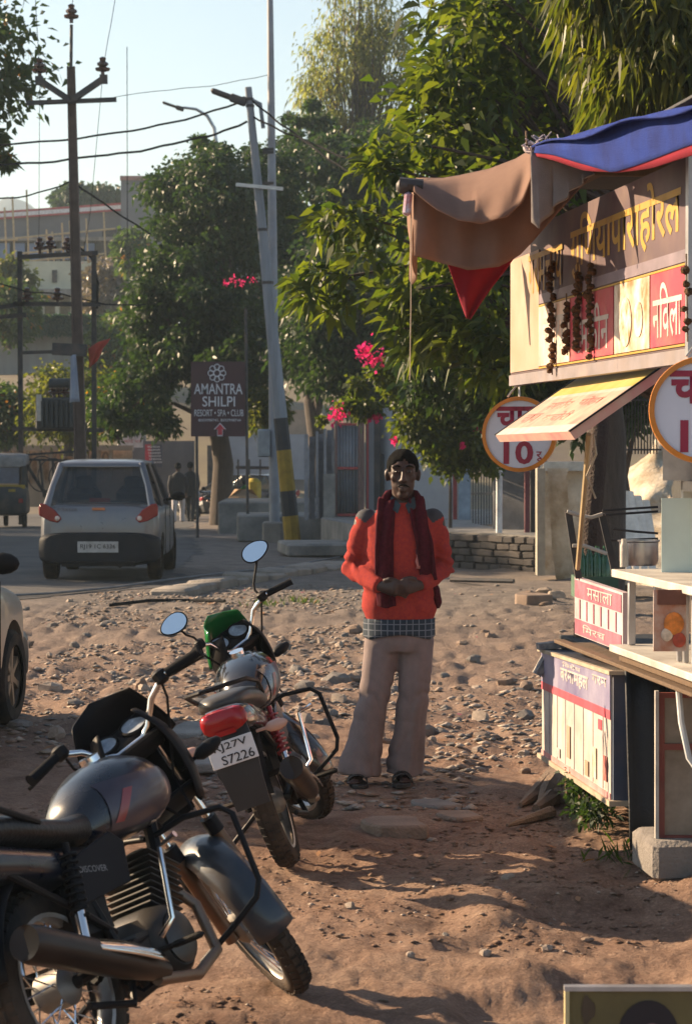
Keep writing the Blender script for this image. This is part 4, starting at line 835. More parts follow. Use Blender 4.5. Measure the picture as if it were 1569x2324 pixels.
b = MB(); b.tube([P(1538, 1560, 9.3), P(1545, 1640, 9.25), P(1562, 1720, 9.2), P(1590, 1760, 9.2)], .012, 8); tag(b.build('white_hose', mat('white_hose', (.6, .62, .62), .4)), 'pale hose hanging over the framed glass door', 'hose')
blk = P(1530, 1940, 9.6); solid('stone_block', 'squared pale stone block under the framed glass door', 'stone', (blk.x+.12, 9.62, .0), (.5, .4, .16), STONE[2], .1, .02)
# things on the counter
pot = P(1448, 1304, 10.6); b = MB(); b.lathe([(.0, 0), (.075, 0), (.085, .02), (.085, .10), (.092, .105), (.092, .11), (.08, .11), (.078, .02), (0, .012)], 28, M.Translation(V((pot.x, pot.y, 1.17)))); tag(b.build('steel_pot', mat('dull_steel', (.30, .30, .33), .3, .9)), 'dented steel cooking pot on the upper shelf', 'pot')
p = P(1415, 1304, 10.45); b = MB(); b.lathe([(0, 0), (.018, 0), (.018, .09), (.012, .105), (.012, .12), (0, .12)], 16, M.Translation(V((p.x, p.y, 1.17)))); tag(b.build('white_bottle', PWHITE), 'slim white bottle beside the steel pot', 'bottle')
rk = thing('metal_rack', 'dark metal rack with white plastic rails beside the counter', 'rack', P(1340, 1320, 11.4))
for pts in (((1288, 1158), (1312, 1312)), ((1364, 1166), (1396, 1306))): b = MB(); beam(b, P(*pts[0], 11.3), P(*pts[1], 11.3), .03); b.build('leg', DARKSTEEL, rk)
for pts in (((1286, 1160), (1310, 1168), (1340, 1174), (1366, 1166)), ((1298, 1238), (1325, 1238), (1350, 1247), (1376, 1256))): b = MB(); b.tube([P(u, v, 11.25) for u, v in pts], .009, 8); b.build('white_rail', PWHITE, rk)
for pts in (((1366, 1158), (1492, 1150)), ((1372, 1168), (1492, 1160)), ((1385, 1226), (1492, 1222)), ((1390, 1200), (1440, 1206), (1492, 1210))): b = MB(); b.tube([P(u, v, 11.2) for u, v in pts], .006, 6); b.build('rod', DARKSTEEL, rk)
cr = thing('bottle_crate', 'green glass bottles crowded in a crate behind the pink board', 'crate', P(1348, 1320, 11.6)); GB = mat('green_glass', (.05, .16, .09), .1, var=.4, scale=15, trans=.3)
for i in range(4):
    for j in range(2):
        p = P(1318+i*18, 1318, 11.5+j*.12); b = MB(); b.lathe([(0, 0), (.026, 0), (.026, .1), (.011, .135), (.011, .165), (0, .165)], 10, M.Translation(p)); b.build('bottle', GB, cr)
b = MB(); b.box(P(1348, 1330, 11.56), (.2, .22, .1)); b.build('crate_body', mat('crate_green', (.06, .12, .08), .7), cr)
b = MB(); b.tube([P(1338, 1330, 13.2), P(1340, 1200, 13.2), P(1352, 1080, 13.3), P(1362, 950, 13.4), P(1350, 830, 13.6)], [.07, .055, .05, .05, .04], 9); tag(b.build('tree_stump_post', mat('dark_bark', (.05, .032, .025), .95, bump=.8)), 'dark rough tree trunk rising behind the flap board', 'trunk')
# garlands
def garland(label, u, v0, v1, Y, n, s):
    t = thing('dried_garland', label, 'garland', P(u, v1, Y)); b = MB(); b.tube([P(u, v0-25, Y), P(u+2, (v0+v1)/2, Y), P(u+3, v1, Y)], .003, 4); b.build('thread', WOOD, t)
    m = mat('dried_marigold', (.055, .025, .012), .95, bump=.8, c2=(.13, .06, .015), scale=60)
    for k in range(n):
        v = v0+(v1-v0)*(k+.5*random.random())/n; r = s*random.uniform(.75, 1.2); c = P(u+random.uniform(-6, 6), v, Y); b = MB(); bb = len(b.v); b.ball(c, (r, r, r*.8), 9)
        b.v = [tuple(c+(V(p)-c)*random.uniform(.7, 1.25)) for p in b.v]; b.build('flower_head', m, t, 30)
garland('leftmost string of dried dark flowers hanging before the sign', 1249, 595, 850, 11.25, 22, .019)
garland('short string of dried flowers second from the left', 1284, 690, 806, 10.95, 10, .019)
garland('long string of dried flowers nearest the red panels', 1310, 620, 795, 10.7, 17, .020)
garland('string of dried flowers beside the long one with brown ends', 1337, 600, 815, 10.45, 19, .019)
garland('sparse string of dried flowers near the right edge', 1556, 600, 775, 8.8, 6, .016)
# sign board at the bottom right corner
pb = thing('portrait_board', 'olive poster board with dark haired portrait in the bottom corner', 'poster', P(1430, 2560, 6.0)); YPB = 6.0
panel('board', 1288, 1720, 2248, 2640, YPB, mat('poster_olive', (.13, .10, .035), .6, scale=5), pb, .02); panel('top_frame', 1280, 1724, 2240, 2250, YPB-.01, PALU, pb, .03); panel('side_frame', 1281, 1291, 2250, 2640, YPB-.01, mat('poster_frame', (.52, .42, .22), .6), pb, .03)
def disc(nm, pts, m, dy): b = MB(); ps = [P(u, v, YPB-dy) for u, v in pts]; b.add(ps, [tuple(range(len(ps)))]); b.build(nm, m, pb)
disc('printed_hair', [(1470+72*math.cos(t), 2362+92*math.sin(t)) for t in [x*2*math.pi/30 for x in range(30)]], mat('poster_black', (.012, .008, .014), .6), .003)
disc('printed_face', [(1478+42*math.cos(t), 2392+70*math.sin(t)) for t in [x*2*math.pi/30 for x in range(30)]], mat('poster_face', (.22, .12, .13), .6), .005)
disc('printed_motif', [(1334+16*math.cos(t), 2292+(30+8*math.cos(3*t))*math.sin(t)) for t in [x*2*math.pi/24 for x in range(24)]], mat('poster_dark', (.07, .045, .025), .7), .003)
# roots, shrub at the foot of the stall
b = MB()
for pts, rs in ((((1275, 1742), (1235, 1775), (1205, 1800), (1180, 1818)), (.05, .04, .03, .012)), (((1270, 1755), (1240, 1790), (1225, 1815)), (.05, .04, .015)), (((1250, 1838), (1200, 1850), (1150, 1868)), (.03, .022, .008)), (((1290, 1800), (1250, 1800), (1215, 1826)), (.06, .05, .02))):
    q_ = []
    for u, v in pts:
        d = P(u, v, 10)-V((0, 0, CZ)); t = -CZ/d.z; q_.append((d.x*t, d.y*t, g1(d.x*t, d.y*t)+.02))
    b.tube(q_, rs, 7)
tag(b.build('tree_roots', mat('root_bark', (.20, .14, .10), .95, bump=.8)), 'exposed gnarled tree roots beside the menu board', 'roots')
# ------------------------------------------------------------------ motorcycles
def se(y, w_, z0, z1, n=18, p=2.6, x0=0.0, dy=0.0):
    out = []; zc = (z0+z1)/2; h = (z1-z0)/2
    for j in range(n):
        a = 2*math.pi*j/n; c, s = math.cos(a), math.sin(a)
        out.append(V((x0+w_*math.copysign(abs(c)**(2/p), c), y+dy*s, zc+h*math.copysign(abs(s)**(2/p), s))))
    return out
RX4 = M.Rotation(math.pi/2, 4, 'Y')
def wheel_parts(parent, name, c, Rw, tw, xf, spokes=True, tread=False, rimm=None):
    T = M.Translation(c) @ RX4; X = (xf @ T) if xf else T
    t = tw/2; prof = []
    for k in range(13):
        a = math.pi*(k/12*1.5-.25); prof.append((Rw-t*.95+t*.95*math.sin(a), t*math.cos(a)*1.0))
    b = MB(); b.lathe(prof, 48, X, caps=False)
    if tread:
        for k in range(44):
            for j, (o, h) in enumerate(((-.6, -.012), (0, 0), (.6, -.012))):
                a = 2*math.pi*(k+.5*(j % 2))/44; r = Rw+h*1.0; m = X @ M.Translation((math.cos(a)*r, math.sin(a)*r, o*t)) @ M.Rotation(a, 4, 'Z') @ M.Rotation(-o*.7, 4, 'Y')
                bb = MB(); bb.box((0, 0, 0), (.014, .028, .022)); b.add([m @ V(p) for p in bb.v], bb.f)
    wh = b.build('tyre' if False else name, RUBBER, parent, 50, local=True)
    b = MB(); ri = Rw-t*1.75; b.lathe([(ri, -t*.8), (ri+.014, -t*.85), (ri+.012, -t*.5), (ri-.004, -t*.3), (ri-.004, t*.3), (ri+.012, t*.5), (ri+.014, t*.85), (ri, t*.8)], 40, X, caps=False); b.build('rim', rimm or mat('rim_dull', (.35, .34, .33), .35, .8, dust=.4), wh, 60, local=True)
    b = MB(); b.lathe([(.0, -.07), (.025, -.07), (.045, -.06), (.06, -.045), (.06, .045), (.045, .06), (.025, .07), (0, .07)], 20, X); b.build('hub', mat('hub_metal', (.2, .19, .18), .5, .7, dust=.5), wh, local=True)
    b = MB(); n = 28 if spokes is True else 0
    for k in range(n):
        a = 2*math.pi*k/n; s = 1 if k % 2 else -1; a2 = a+(.35 if (k//2) % 2 else -.35)
        p0 = X @ V((math.cos(a2)*.055, math.sin(a2)*.055, s*.04)); p1 = X @ V((math.cos(a)*ri, math.sin(a)*ri, s*.005)); b.tube([p0, p1], .0028, 4)
    if not n:
        for k in range(6):
            a = 2*math.pi*k/6; d = V((math.cos(a), math.sin(a), 0)); e = V((-math.sin(a), math.cos(a), 0))
            b.loft([[X @ (d*r+e*w_+V((0, 0, z))) for w_, z in ((-q, -.012), (q, -.012), (q, .012), (-q, .012))] for r, q in ((.05, .018), (ri, .013))])
    b.build('spoke', CHROME if n else mat('alloy_black', (.05, .05, .05), .4, .5), wh, local=True)
    return wh
def make_bike(name, label, loc, lean, head, steer, o):
    t = thing(name, label, 'motorcycle', loc, (0, -lean, head)); t.scale = (.905,)*3; L = dict(local=True)
    k = V((0, -math.sin(R(26)), math.cos(R(26)))); A = V((0, 1.22, .3)); S = M.Translation(A) @ M.Rotation(steer, 4, k) @ M.Translation(-A)
    paint, paint2 = o['paint'], o['paint2']; FR = mat('frame_black', (.008, .008, .010), .45, .0, dust=.03, spec=.15)
    wheel_parts(t, 'rear_wheel', V((0, 0, .30)), .30, .10, None, o.get('spokes', True), o.get('tread', False))
    wheel_parts(t, 'front_wheel', V((0, 1.27, .30)), .30, .085, S, o.get('spokes', True), o.get('tread', False))
    for s in (-1, 1):
        b = MB(); b.xf = S; x = s*.085; a0 = V((x, 1.27, .30)); b.tube([a0+V((0, -.01, -.02)), a0+k*.36], [.026, .024], 12); b.build('fork_slider', o.get('slider', STEEL), t, **L)
        b = MB(); b.xf = S; b.tube([a0+k*.34, a0+k*.74], .0155, 12); b.build('fork_tube', CHROME, t, **L)
        b = MB(); b.xf = S; b.tube([a0+k*.33, a0+k*.39], .03, 12); b.build('dust_seal', BLACKPL, t, **L)
    for h in (.5, .72):
        b = MB(); b.xf = S; c = V((0, 1.25, .30))+k*h; b.box(c, (.23, .09, .03), (-R(26), 0, 0), ch=.01); b.build('fork_clamp', FR, t, **L)
    # front fender
    def fnd(i, j):
        a = R(38+o.get('fend', 165)*i); r = .335; q = (j-.5)*2
        return S @ V((q*.078*(1-.15*abs(i-.5)), 1.27+math.cos(a)*(r-.035*q*q), .30+math.sin(a)*(r-.035*q*q)+.012))
    b = MB(); b.grid(fnd, 20, 8); b.build('front_fender', o.get('fender', paint), t, 180, mods=[('solid', .005)], **L)
    # handlebar
    H = V((0, 1.25, .30))+k*.75; hb = o.get('rise', .10)
    pts = [H+V((s*x, y, z)) for s, x, y, z in ((-1, .34, -.16, hb-.01), (-1, .22, -.10, hb+.01), (-1, .15, -.05, hb-.02), (-1, .09, -.01, .02), (-1, .05, 0, 0), (1, .05, 0, 0), (1, .09, -.01, .02), (1, .15, -.05, hb-.02), (1, .22, -.10, hb+.01), (1, .34, -.16, hb-.01))]
    b = MB(); b.xf = S; b.tube(pts, .0115, 10); bar = b.build('handlebar', CHROME, t, **L)
    for s, e in ((-1, pts[0]), (1, pts[-1])):
        i_ = pts[1] if s < 0 else pts[-2]; d = (e-i_).normalized()
        b = MB(); b.xf = S; b.tube([e-d*.12, e-d*.11, e+d*.01, e+d*.015], [.017, .0165, .0165, .021], 14); b.build('grip', MATTEBLACK, bar, **L)
        b = MB(); b.xf = S; b.box(e-d*.145, (.05, .045, .05), (0, 0, s*.5), ch=.01); b.build('switch_housing', BLACKPL, bar, **L)
        b = MB(); b.xf = S; q = e-d*.14+V((0, .035, 0)); b.tube([q, q+d*.05+V((0, .02, -.005)), q+d*.17+V((0, .02, -.01))], [.007, .006, .007], 6); b.build('lever', o.get('lever', BLACKPL), bar, **L)
        b = MB(); b.xf = S; b.tube([e-d*.15, e-d*.16+V((0, .06, -.06)), H+V((s*.06, .05, -.16)), H+V((s*.02, -.05, -.3))], .005, 5); b.build('cable', BLACKPL, bar, **L)
        if o.get('mirror', True):
            q = e-d*.15; m1 = q+V((s*.02, .03, .07)); m2 = q+V((s*(.10 if s > 0 else .05), -.01, .165 if s > 0 else .12))
            b = MB(); b.xf = S; b.tube([q, q+V((0, .02, .04)), m1, m2], .006, 6); st = b.build('mirror', BLACKPL, t, **L)
            fwd = S.to_3x3().inverted() @ V((o.get('mx', 0), -1, o.get('mz', .55))).normalized()
            rt = fwd.cross(V((0, 0, 1))).normalized(); up_ = rt.cross(fwd)
            c = m2+V((s*.01, 0, .03)); shell = MB(); shell.xf = S; gl = MB(); gl.xf = S
            ring = lambda sc_, dp: [c+rt*(math.cos(a)*.068*sc_)+up_*(math.sin(a)*.047*sc_*(1+.15*math.cos(a)*s))+fwd*dp for a in [x*2*math.pi/24 for x in range(24)]]
            shell.loft([ring(.5, -.03), ring(.9, -.02), ring(1.08, 0), ring(1.08, .006), ring(1.0, .006)]); shell.build('mirror_shell', BLACKPL, st, **L)
            gl.loft([ring(.99, .0065), ring(.98, .008)]); gl.build('mirror_glass', mat('mirror_glass', (.86, .93, .97), .02, 1.0, var=.01), st, 20, **L)
    # headlamp cowl, instruments
    hc = H+V((0, .13, -.10)); b = MB(); b.xf = S
    def cow(i, j):
        a = math.pi*(i-.5)*1.5; z = -.17+.36*j; w_ = .155*math.sin(math.pi*(.22+.55*j))**.8*(1-.25*max(0, j-.75)*4*.5); d = .16*math.sin(math.pi*(.25+.5*j))
        return hc+V((w_*math.sin(a), d*math.cos(a)*.85-.10*j-.02, z))
    b.grid(cow, 24, 14); cw_ = b.build('headlamp_cowl', o.get('cowl', BLACKPL), t, 180, mods=[('solid', .006)], **L)
    b = MB(); b.xf = S; b.lathe([(0, 0), (.075, 0), (.08, .015), (.05, .04), (0, .045)], 24, M.Translation(hc+V((0, .09, -.06))) @ M.Rotation(-math.pi/2, 4, 'X')); b.build('headlamp', mat('headlamp_glass', (.7, .75, .8), .1), t, **L)
    if o.get('visor'):
        def vis(i, j):
            a = math.pi*(i-.5)*.95; return hc+V((o.get('vw', .15)*math.sin(a)*(1-.35*j**1.5), .16*math.cos(a)*(1-.25*j)-.10*j-.06, .08+o.get('vh', .22)*j*(1-.25*abs(i-.5)*2)))
        b = MB(); b.xf = S; b.grid(vis, 16, 6); b.build('visor', o['visor'], cw_, 180, mods=[('solid', .004)], **L)
    tl = R(-38); pm = S @ M.Translation(H+V((0, .03, .07))) @ M.Rotation(-tl-math.pi/2+R(80), 4, 'X')
    pm = S @ M.Translation(H+V((0, .06, .035))) @ M.Rotation(R(40), 4, 'X')
    b = MB(); b.xf = pm; b.box((0, 0, 0), (.24, .13, .05), ch=.02); pn = b.build('instrument_panel', BLACKPL, t, **L)
    for x in (-.062, .062):
        b = MB(); b.lathe([(0, .0), (.052, 0), (.055, .035), (.05, .04), (.045, .036)], 24, pm @ M.Translation((x, 0, .0)), caps=False); b.build('dial_ring', BLACKPL, pn, **L)
        b = MB(); b.lathe([(0, .03), (.047, .031), (.047, .033), (0, .034)], 24, pm @ M.Translation((x, 0, .0))); b.build('dial', mat('dial_face', (.32, .36, .42), .25, var=.3, scale=30), pn, **L)
    for s in (-1, 1):
        q = hc+V((s*.10, -.02, -.05)); b = MB(); b.xf = S; b.tube([q, q+V((s*.07, -.02, 0))], .008, 6); b.loft([[q+V((s*x, -.02+r*math.cos(a), .8*r*math.sin(a))) for a in [z*2*math.pi/10 for z in range(10)]] for x, r in ((.065, .012), (.085, .03), (.13, .034), (.165, .02), (.175, .006))]); b.build('front_indicator', BLACKPL, t, **L)
    # tank
    ts = [(.33, .06, .69, .79), (.37, .095, .67, .84), (.45, .125, .66, .895), (.55, .145, .665, .935), (.66, .155, .675, .95), (.76, .145, .69, .935), (.84, .115, .72, .90), (.89, .07, .755, .855), (.905, .03, .78, .82)]
    b = MB(); b.loft([se(y, w_, a, c_, 24, 2.3) for y, w_, a, c_ in ts]); tk = b.build('fuel_tank', paint, t, 180, **L)
    b = MB(); b.tube([V((0, .62, .945)), V((0, .615, .965))], .035, 18); b.build('filler_cap', CHROME, tk, **L)
    for s in (-1, 1):      # tank graphic and shroud
        def shr(i, j): 
            y = .43+.44*i; ww = np.interp(y, [a[0] for a in ts], [a[1] for a in ts]); z = .70+.16*j-.01*i+.02*i*i
            zc = np.interp(y, [a[0] for a in ts], [(a[2]+a[3])/2 for a in ts]); hh = np.interp(y, [a[0] for a in ts], [(a[3]-a[2])/2 for a in ts])
            return V((s*(ww*max(0, 1-abs((z-zc)/hh)**2.3)**(1/2.3)+.004), y, z))
        b = MB(); b.grid(shr, 12, 8); b.build('tank_graphic', paint2, tk, 180, **L)
        def red(i, j):
            p = shr(.03+.10*i+.16*j, .12+.62*j); p.x += s*.002; return p
        b = MB(); b.grid(red, 6, 5); b.build('red_flash', mat('red_flash', (.22, .02, .02), .35, coat=.4), tk, 180, **L)
        b = MB(); b.prism([(0, 0), (.32, .03), (.36, .16), (.30, .2), (.06, .15)], (s*.125 if s > 0 else -.12, .06 if True else 0, .50), (0, 1, 0), (0, 0, 1), .012*s); sp_ = b.build('side_panel', o.get('side', paint), t, mods=[('bevel', .005)], **L)
        if s > 0 and o.get('word'):
            FRAME_save = FRAME.get(sp_.name); FRAME.pop(sp_.name, None); txt(o['word'], (.139, .12, .60), (0, 1, -.12), (0, .12, 1), .15, .02, mat('word_white', (.22, .21, .21), .5), sp_, 'panel_lettering')
        b = MB(); a0, a1 = V((s*.13, .02, .34)), V((s*.12, .13, .70)); dd = (a1-a0); b.tube([a0, a0+dd*.45], .017, 10); b.build('damper', CHROME, t, **L)
        sp2 = [a0+dd*(.38+.55*z/60)+(V((1, 0, 0))*math.cos(z*.9)+V((0, 1, -.3)).normalized()*math.sin(z*.9))*.027 for z in range(61)]
        b = MB(); b.tube(sp2, .006, 6); b.tube([a0+dd*.4, a1], .012, 8); b.build('shock_spring', o.get('spring', BLACKPL), t, **L)
        b = MB(); q = V((s*.11, -.47, .66)); b.tube([q, q+V((s*.05, -.01, 0))], .008, 6); b.loft([[q+V((s*x, -.01+.75*r*math.cos(a), .9*r*math.sin(a))) for a in [z*2*math.pi/10 for z in range(10)]] for x, r in ((.045, .012), (.06, .026), (.10, .030), (.13, .02), (.142, .005))]); b.build('rear_indicator', o.get('indic', mat('indicator_lens', (.55, .33, .26), .2, var=.1)), t, **L)
        b = MB(); b.tube([V((s*.05, .40, .30)), V((s*.20, .40, .30))], .009, 8); b.box((s*.24, .40, .30), (.11, .04, .022), ch=.008); b.build('footpeg', RUBBER, t, **L)
        b = MB(); b.tube([V((s*.05, .0, .3)), V((s*.08, .0, .3)), V((s*.09, .2, .33)), V((s*.08, .45, .36))], .02, 8); b.build('swingarm', FR, t, **L)
    # seat and tail
    ss_ = [(-.47, .05, .80, .835), (-.42, .10, .785, .855), (-.3, .125, .765, .86), (-.1, .135, .74, .84), (.05, .135, .715, .805), (.2, .12, .70, .785), (.33, .10, .69, .79), (.40, .06, .70, .80)]
    b = MB(); b.loft([se(y, w_, a, c_, 20, 2.8) for y, w_, a, c_ in ss_]); b.build('seat', o.get('seat', mat('seat_vinyl', (.010, .011, .013), .4, dust=.03, bump=.2, spec=.35)), t, 180, **L)
    tt = [(-.56, .075, .715, .79), (-.50, .11, .68, .81), (-.35, .12, .665, .80), (-.1, .12, .63, .745), (.1, .11, .58, .71), (.3, .09, .60, .69)]
    b = MB(); b.loft([se(y, w_, a, c_, 18, 3) for y, w_, a, c_ in tt]); b.build('tail_fairing', paint, t, 180, **L)
    b = MB(); b.loft([se(y, w_, a, c_, 16, 3.2) for y, w_, a, c_ in ((-.595, .07, .72, .775), (-.585, .095, .70, .80), (-.54, .105, .70, .805))]); b.build('tail_light', mat('tail_red', (.30, .004, .008), .15, var=.1), t, 60, **L)
    b = MB(); b.tube([V((s*x, y, z)) for s, x, y, z in ((1, .13, .02, .78), (1, .15, -.2, .85), (1, .135, -.45, .89), (1, .06, -.53, .895), (-1, .06, -.53, .895), (-1, .135, -.45, .89), (-1, .15, -.2, .85), (-1, .13, .02, .78))], .0105, 8); b.build('grab_rail', o.get('rail', FR), t, **L)
    def rf(i, j):
        a = R(60+108*i); r = .345; q = (j-.5)*2; return V((q*.075, .0+math.cos(a)*(r-.02*q*q), .30+math.sin(a)*(r-.02*q*q)+.06*(1-i)))
    b = MB(); b.grid(rf, 16, 6); b.build('rear_fender', BLACKPL, t, 180, mods=[('solid', .006)], **L)
    b = MB(); b.loft([[V((s*w_, y, z)) for s in (-1, 1) for y in ((y0, y0+.02) if s < 0 else (y0+.02, y0))] for w_, y0, z in ((.09, -.55, .72), (.10, -.58, .60), (.085, -.56, .48), (.075, -.53, .36))]); mfl = b.build('mud_flap', mat('flap_grey_black', (.018, .02, .024), .6), t, **L)
    if o.get('plate'):
        pp = V((-.10, -.587, .565)); b = MB(); b.box((0, -.592, .62), (.205, .006, .11)); pl_ = b.build('number_plate', mat('plate_white', (.62, .62, .64), .5, var=.06), t, mods=[('bevel', .003)], **L)
        FRAME.pop(pl_.name, None); PK_ = mat('plate_black', (.02, .02, .025), .5)
        for s_, z in zip(o['plate'], (.626, .573)): txt(s_, (-.075 if s_[0] == 'R' else -.055, -.5965, z), (1, 0, 0), (0, 0, 1), .15 if s_[0] == 'R' else .145, .04, PK_, pl_, 'plate_lettering', bold=.01)
        b = MB(); b.box((0, -.60, .705), (.09, .01, .022)); b.build('reflector', MAT['tail_red'], t, **L)
    # engine
    b = MB(); b.lathe([(0, -.12), (.09, -.12), (.115, -.10), (.125, -.05), (.125, .05), (.115, .11), (.09, .135), (0, .135)], 22, M.Translation((0, .53, .32)) @ RX4); b.box((0, .42, .33), (.2, .22, .17), ch=.04); en = b.build('engine_case', mat('engine_metal', (.02, .019, .019), .5, .3, dust=.1), t, 40, **L)
    for q in range(9):
        c = V((0, .60+.012*q, .42+.02*q)); b = MB(); b.box(c, (.19-.004*abs(q-4), .17, .008), (R(-28), 0, 0), ch=.002); b.build('cooling_fin', mat('fin_metal', (.02, .019, .019), .5, .3, dust=.1), en, **L)
    b = MB(); b.box((0, .66, .51), (.12, .11, .24), (R(-28), 0, 0), ch=.02); b.build('cylinder', FR, en, **L)
    b = MB(); b.lathe([(0, 0), (.075, 0), (.085, .012), (.06, .022), (0, .025)], 22, M.Translation((.13, .53, .32)) @ RX4); b.build('clutch_cover', mat('cover_metal', (.06, .056, .055), .35, .8, dust=.15), en, **L)
    b = MB(); b.tube([V((.03, .76, .48)), V((.07, .80, .40)), V((.12, .74, .24)), V((.14, .55, .19)), V((.15, .30, .22))], .019, 10); b.build('exhaust_pipe', mat('exhaust_metal', (.22, .16, .12), .4, .8, dust=.5), t, **L)
    m0, m1 = V((.155, .36, .235)), V((.185, -.34, .45)); b = MB(); b.tube([m0, m0.lerp(m1, .12), m0.lerp(m1, .3), m0.lerp(m1, .95), m1, m1.lerp(m0, .02)], [.022, .04, .05, .058, .052, .03], 18); mf = b.build('muffler', mat('muffler_black', (.022, .013, .010), .4, .3, dust=.08), t, **L)
    b = MB(); b.grid(lambda i, j: m0.lerp(m1, .1+.55*i)+V((.5, 0, 1)).normalized()*0+V((math.sin(R(-60+150*j)), 0, math.cos(R(-60+150*j))))*(.052+.012*math.sin(math.pi*min(1, i+.2))), 12, 8); b.build('heat_shield', CHROME, mf, 180, mods=[('solid', .003)], **L)
    if o.get('kick', True): b = MB(); b.tube([V((.14, .42, .34)), V((.19, .44, .38)), V((.20, .50, .60)), V((.27, .5, .62))], [.01, .009, .009, .011], 8); b.build('kick_lever', CHROME, t, **L)
    gd = o.get('guard', FR)
    for s in (-1, 1):
        b = MB(); b.tube([V((s*x, y, z)) for x, y, z in ((.02, .80, .66), (.12, .84, .68), (.25, .86, .665), (.285, .86, .63), (.30, .84, .40), (.28, .82, .35), (.16, .79, .28), (.04, .76, .22))], .0105, 10); b.build('crash_guard', gd, t, **L)
    b = MB(); b.tube([V((0, .87, .86)), V((0, .80, .62)), V((0, .72, .25)), V((0, .4, .2)), V((0, .2, .3))], .025, 8); b.tube([V((0, .87, .84)), V((0, .5, .68)), V((0, .2, .64)), V((0, -.3, .68))], .022, 8)
    for s in (-1, 1): b.tube([V((s*.06, .2, .64)), V((s*.08, .25, .4)), V((s*.07, .35, .22))], .016, 8); b.tube([V((s*.09, -.2, .68)), V((s*.1, .1, .5)), V((s*.08, .28, .4))], .012, 8)
    b.box((0, .22, .5), (.16, .2, .22), ch=.03); b.build('frame', FR, t, **L)
    b = MB(); b.box((-.1, .22, .33), (.03, .50, .09), ch=.012); b.build('chain_cover', BLACKPL, t, **L)
    b = MB(); e_ = V((-.30, .30, .30*math.tan(lean)+.01)); b.tube([V((-.08, .36, .26)), e_], .012, 8); b.box(e_, (.06, .05, .012)); b.build('side_stand', FR, t, **L)
    b = MB(); b.tube([V((.1, -.02, .22)), V((.12, .18, .18)), V((.1, .24, .24))], .012, 8); b.build('center_stand', FR, t, **L)
    return t
P1 = mat('bike_blue_black', (.005, .009, .018), .28, .0, coat=.3, var=.15, dust=.05); P2 = mat('bike_lilac_grey', (.045, .036, .052), .35, .2, coat=.25, dust=.08)
bike1 = make_bike('motorcycle', 'near motorcycle with grey and dark blue tank cut by the left edge', (-.675, 6.485, -.02), R(24), R(-25.7), R(43),
    dict(paint=P1, paint2=P2, fender=mat('fender_dark_blue', (.018, .026, .038), .35, coat=.3, dust=.25), side=mat('side_panel_black', (.008, .008, .011), .55, spec=.12), word='DISCOVER', tread=True, mirror=False, visor=BLACKPL, vh=.24, vw=.185, slider=mat('slider_gold', (.14, .08, .05), .4, .7, dust=.25)))
bike2 = make_bike('motorcycle', 'motorcycle seen from behind with red tail light and green visor', (-.222, 9.93, -.02), R(19), R(-3.5), R(38),
    dict(paint=mat('bike_black', (.012, .013, .017), .2, coat=.8, dust=.1), paint2=mat('bike_silver_blue', (.09, .12, .16), .25, .4, coat=.5, dust=.3), tread=True, spokes=False, plate=('RJ27V', 'S7226'), spring=mat('spring_red', (.32, .012, .015), .4), visor=mat('visor_green', (.01, .13, .03), .15), rise=.12, seat=mat('seat_grey', (.10, .09, .085), .4, c2=(.02, .02, .02), scale=4), mz=.42))
fb = copy_tree(bike2); fb.location = (P(500, 1180, 66).x, 66, -.42); fb.rotation_euler = (0, -R(10), R(-60)); fb['label'] = 'distant dark motorcycle parked beside the tree trunk'
